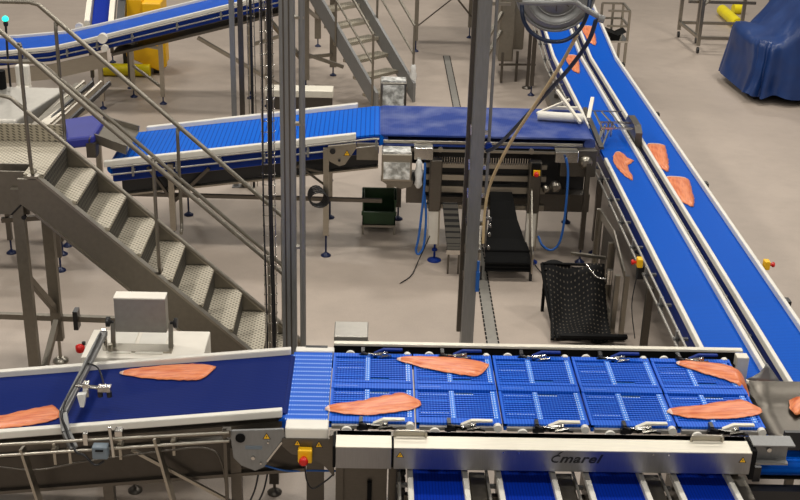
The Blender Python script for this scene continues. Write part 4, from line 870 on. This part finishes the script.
# violet transfer belt and chute
T = thing('transfer_conveyor', 'short violet blue belt beside the platform with a steel drop chute', 'conveyor', (-3.3, 12.95, 0))
zc = 1.25
q = [atz(62, 119, zc), atz(96, 114, zc), atz(104, 121, zc), atz(94, 136, zc), atz(66, 139, zc)]
m = MB(); m.prism([(p.x, p.y) for p in q], 'z', zc-.12, zc); m.build('belt', 'violet', T, .03)
q = [atz(103, 119, 1.22), atz(139, 131, 1.12), atz(127, 152, 1.10), atz(94, 138, 1.2)]
m = MB(); m.add(list(q)+[p+V(0, 0, -.012) for p in q], [(0, 1, 2, 3), (4, 7, 6, 5), (0, 4, 5, 1), (1, 5, 6, 2), (2, 6, 7, 3), (3, 7, 4, 0)]); C_ = m.build('chute', 'steel_warm', T)
m = MB(); m.bar(q[0], q[1]+V(0, 0, .02), .02, .08); m.bar(q[3], q[2]+V(0, 0, .02), .02, .1); m.build('chute_wall', 'steel_warm', C_)
m = MB(); m.cyl(atz(78, 138, 1.2), atz(92, 140, 1.2), .05, 10); m.box(-3.05, -2.95, 12.35, 12.5, 1.02, 1.18); m.build('drive_motor', 'steel_dark', T)
for x, y in ((-3.33, 12.33), (-3.05, 12.9), (-3.4, 13.1)): leg(T, x, y, 1.12, .06, 'steel')
# frame under platform
T = thing('support_table', 'steel frame on blue feet under the platform at the left edge', 'frame', (-3.6, 12.3, 0))
m = MB(); m.box(-4.3, -3.2, 11.6, 12.3, .80, .85); m.bar((-3.9, 11.95, .45), (-3.25, 12.1, .45), .05); m.build('frame', 'steel_dark', T)
for x, y in ((-3.88, 12.11), (-3.33, 12.1), (-4.2, 11.7), (-3.25, 11.68)): leg(T, x, y, .8, .05)

# ---------------------------------------------------------------- rear staircase (turned 45 degrees)
T = thing('rear_staircase', 'steel staircase with open treads at top centre, descending toward the dark blue belt', 'staircase', (.2, 17.8, 0))
B0 = V(-.03, 17.62, 0); WV = V(.53, .53, 0); AV = V(-.7071, .7071, 0)
SLP = 1.02
def st(w, a, z_): return B0+WV*w+AV*a+V(0, 0, z_)
for w0, w1 in ((-.07, 0), (1, 1.07)):
    m = MB(); L_ = 2.6
    m.hexa([st(w0, -.12, 0), st(w1, -.12, 0), st(w1, L_, L_*SLP), st(w0, L_, L_*SLP), st(w0, -.12, .30), st(w1, -.12, .30), st(w1, L_, L_*SLP+.34), st(w0, L_, L_*SLP+.34)]); m.build('stringer', 'galv', T)
for i in range(11):
    a = i*.215; z_ = .22+a*SLP
    m = MB(); m.hexa([st(0, a, z_-.05), st(1, a, z_-.05), st(1, a+.22, z_-.05), st(0, a+.22, z_-.05), st(0, a, z_), st(1, a, z_), st(1, a+.22, z_), st(0, a+.22, z_)]); m.build('tread', 'tread', T)
def sline(w, h, a0, a1, r, nm): rail(T, [st(w, a0, h+a0*SLP), st(w, a1, h+a1*SLP)], r, nm)
for w in (-.08, 1.08):
    sline(w, 1.22, -.05, 2.6, .02, 'handrail'); sline(w, .78, -.05, 2.6, .016, 'mid_rail')
    for a in (-.05, .75, 1.55): rail(T, [st(w, a, .1+max(0, a)*SLP), st(w, a, 1.22+a*SLP)], .018, 'rail_post')
bag(st(1.08, -.05, .35), 'white plastic bag wrapped round the lowest right handrail post of the rear staircase', 1.3)
T = thing('film_box', 'film covered steel box behind the scale machine belt at the foot of the rear staircase', 'box', (.27, 14.05, 0))
a_, b_ = aty(380, 104, 14.0), aty(407, 83, 14.0)
m = MB(); m.box(a_.x, b_.x, 14.0, 14.2, a_.z-.2, b_.z); m.box(a_.x+.1, a_.x+.2, 14.08, 14.14, 0, a_.z-.2); m.build('box', 'steel', T, .01)
m = MB(); m.box(a_.x+.03, b_.x-.03, 13.985, 14.0, a_.z-.1, b_.z-.03); m.box(a_.x+.01, b_.x-.01, 14.01, 14.19, b_.z, b_.z+.02); m.build('film', 'film', T)
# platform supports behind
T = thing('platform_frame', 'tall steel support frame with slanted braces left of the rear staircase', 'frame', (-.9, 19.8, 0))
for x, y in ((-1.03, 21.4), (-.69, 19.5), (-1.09, 18.7), (-1.75, 19.6)): leg(T, x, y, 3.2, .11, 'steel_warm', z0=.15)
m = MB(); m.bar((-.69, 19.5, .35), (-1.09, 18.72, .5), .05); m.bar((-1.09, 18.72, .55), (-.5, 18.75, .35), .05); m.bar((-1.03, 21.4, .5), (-1.09, 19, 1.2), .05); m.bar((-1.09, 18.7, .4), (-1.75, 19.6, .9), .06); m.build('brace', 'steel_warm', T)
m = MB(); m.box(-2.2, -.6, 19.9, 21.6, 3.2, 3.3); m.build('deck', 'steel_dark', T)
T = thing('braced_rack', 'tall steel rack with crossed wire braces left of the column at top', 'rack', (1.2, 21.8, 0))
leg(T, .705, 21.2, 3.0, .07, 'steel_warm', z0=.2); leg(T, 1.73, 22.3, 3.0, .07, 'steel_warm', z0=.2); leg(T, 2.3, 21.3, 3.0, .07, 'steel_warm', z0=.2)
m = MB(); m.bar((.72, 21.2, .45), (2.3, 21.3, 1.75), .02); m.bar((.72, 21.2, 1.75), (1.75, 22.28, .4), .025); m.box(.68, 2.33, 21.2, 22.35, 1.30, 1.38); m.build('cross_brace', 'steel_dark', T)
# machinery behind the column
T = thing('rear_machine', 'cluster of steel machinery behind the column under the hose reel', 'machine', (2.2, 19.5, 0))
m = MB(); m.box(1.98, 2.22, 19.3, 20.2, .35, 1.6); m.box(2.22, 2.40, 19.5, 20.4, .5, 1.9); m.box(1.6, 2.0, 19.2, 19.3, 1.55, 1.60); m.build('body', 'steel_warm', T, .02)
m = MB()
for p, q_ in (((1.72, 18.9, 0), (1.72, 18.9, 1.8)), ((1.72, 18.9, .45), (2.0, 19.3, .85)), ((1.72, 18.9, .75), (2.0, 19.3, 1.15)), ((1.6, 19.0, 1.35), (2.1, 19.0, 1.35))): m.bar(p, q_, .05)
m.build('frame', 'steel', T)
m = MB(); m.box(1.68, 1.76, 18.84, 18.96, .68, .76); m.build('blue_clamp', 'blue_deep', T)
m = MB(); m.bar((2.3, 19.4, 0), (2.3, 19.4, .5), .04); m.bar((2.05, 19.3, 0), (2.05, 19.3, .5), .04); m.bar((2.44, 19.0, 0), (2.44, 19.0, .9), .05); m.bar((2.0, 19.3, .3), (2.6, 19.35, .3), .03); m.lathe((2.44, 19.0, 0), [(.08, 0), (.08, .02), (.03, .04)]); m.build('leg', 'steel_dark', T)
m = MB(); m.bar((2.35, 15.6, 0), (2.40, 15.6, .9), .05); m.box(2.3, 2.47, 15.2, 15.9, .72, .85); tag(m.build('side_stand', 'steel_dark'), 'dull steel stand against the left side of the left long belt near its far half', 'stand')
T = thing('work_table', 'small stainless table with black tray right of the long blue belts at top', 'table', (4.1, 19.8, 0))
m = MB(); m.box(3.60, 3.98, 18.9, 19.5, .80, .83); m.build('table_top', 'shine', T)
m = MB()
for z_ in (1.06, 1.30):
    m.bar((3.62, 18.92, z_), (3.96, 18.92, z_), .03); m.bar((3.62, 19.48, z_), (3.96, 19.48, z_), .03); m.bar((3.96, 18.92, z_), (3.96, 19.48, z_), .03)
for x_, y_ in ((3.62, 19.48), (3.96, 19.48), (3.96, 18.92), (3.80, 19.48)): m.bar((x_, y_, .83), (x_, y_, 1.30), .035)
m.build('upper_frame', 'steel', T)
m = MB(); m.prism([(3.62, .83), (3.84, .83), (3.86, .92), (3.95, .96), (3.82, .90), (3.62, .97)], 'y', 18.95, 19.3); m.build('black_tray', 'black', T)
for x in (3.63, 3.95):
    for y in (18.93, 19.47): leg(T, x, y, .8, .04, 'steel', z0=.1)
m = MB(); m.bar((3.95, 18.95, .2), (3.95, 19.45, .2), .03); m.bar((3.63, 18.95, .25), (3.95, 18.95, .25), .03); m.build('stretcher', 'steel', T)
# trolley rack
T = thing('rack_trolley', 'tall steel rack trolley on castors left of the blue covered machine', 'trolley', (6.1, 22, 0))
pts_ = [(5.80, 21.55), (5.80, 22.8), (5.50, 22.75), (7.1, 21.55), (6.9, 22.8)]
for x, y in ((5.80, 21.55), (5.72, 22.75), (7.0, 21.55), (6.9, 22.75), (5.95, 22.3)):
    m = MB(); m.bar((x, y, .14), (x, y, 2.4), .06); o = m.build('upright', 'steel', T)
    m = MB(); m.cyl((x-.015, y, .055), (x+.02, y, .055), .055, 12); m.build('castor', 'blackp', o)
m = MB()
for z_ in (.28, ): m.bar((5.80, 21.55, z_), (5.72, 22.75, z_), .05); m.bar((5.80, 21.55, z_), (7, 21.55, z_), .05)
m.bar((5.75, 22.4, .75), (7.0, 22.4, .75), .05); m.bar((5.75, 22.75, .28), (6.9, 22.75, .28), .05); m.bar((5.80, 21.6, .8), (7.0, 22.7, 1.8), .025); m.bar((5.8, 22.75, .95), (6.9, 22.75, .95), .03); m.build('cross_bar', 'steel', T)
hose('hanging_cable', 'blackp', .035, [(6.42, 21.5, 1.75), (6.38, 21.5, 1.40), (6.42, 21.5, 1.12), (6.50, 21.5, 1.08), (6.58, 21.5, 1.15), (6.58, 21.5, 1.45), (6.60, 21.5, 1.75)], 'black cable loop hanging on the rack trolley in front of the yellow bumper', 'cable')
pA, pB = atz(722, 10, .1), atz(738, 24, .1); m = MB(); m.cyl(pA, pB, .11, 16); tag(m.build('floor_bumper', 'lemon'), 'slanted yellow round bumper on the floor behind the rack trolley', 'bumper', 'yellow bumpers at top right')
pA, pB = atz(729, 11.5, .1), atz(740, 11.5, .1); m = MB(); m.cyl(pA+V(.15, .25, 0), pB+V(.1, .25, 0), .10, 16); tag(m.build('floor_bumper', 'lemon'), 'short yellow round bumper lying crosswise behind the slanted one at top right', 'bumper', 'yellow bumpers at top right')

# tarp covered machine
T = thing('covered_machine', 'bulky machine under a glossy dark blue tarpaulin at the top right', 'machine', (6.8, 19.5, 0))
def foot(a):   # footprint outline
    ca, sa = math.cos(a), math.sin(a); ex = .38
    return 7.17+1.36*math.copysign(abs(ca)**ex, ca), 19.22+.92*math.copysign(abs(sa)**ex, sa)
NA = 120; vs = []; fs = []
def hz(x): t = min(1, max(0, (x-6.15)/.9)); t = t*t*(3-2*t); return .98+.95*t
lev = [(0, 1.03), (.15, 1.02), (.4, 1.0), (.65, .98), (.85, .97), (.96, .94), (1.0, .86), (1.0, .70), (1.02, .45), (1.02, .2), (1.02, .02)]
for h, sc in lev:
    for i in range(NA):
        a = 2*math.pi*i/NA; x, y = foot(a); x = 7.17+(x-7.17)*sc; y = 19.22+(y-19.22)*sc
        amp = .06*(1-h*.7) if h < 1 else 0
        k_ = amp*(math.sin(a*11+2*math.sin(a*3))+.5*math.sin(a*23+1.5*math.sin(a*5))); x += k_*math.cos(a); y += k_*math.sin(a)
        if x < 6.0 and y < 19.3: x += .12*h*(1-h)*2
        zz2 = .13+(hz(x)-.13)*h+(.05*math.sin(x*7+y*5)*h if h > .8 else 0)+(.03*math.sin(a*9) if h == 0 else 0); vs.append((x, y, zz2))
nl = len(lev)
for l_ in range(nl-1):
    for i in range(NA): fs.append((l_*NA+i, l_*NA+(i+1) % NA, (l_+1)*NA+(i+1) % NA, (l_+1)*NA+i))
fs.append(tuple((nl-1)*NA+i for i in range(NA)))
m = MB(); m.add(vs, fs, True); m.build('tarpaulin', 'tarp', T)
m = MB(); m.box(6.0, 8.0, 18.65, 20.1, .05, .5); m.build('base', 'black', T)
m = MB()
for x in (6.05, 7.8):
    for y in (18.7, 20.0): m.cyl((x-.03, y, .06), (x+.03, y, .06), .06, 12)
m.build('castor', 'blackp', T)
hose('floor_cable', 'blackp', .015, [(6.72, 18.6, .2), (6.78, 18.4, .02), (6.85, 18.2, .016), (7.1, 17.9, .016), (7.3, 17.7, .016)], 'black cable running over the floor from under the blue tarpaulin', 'cable')
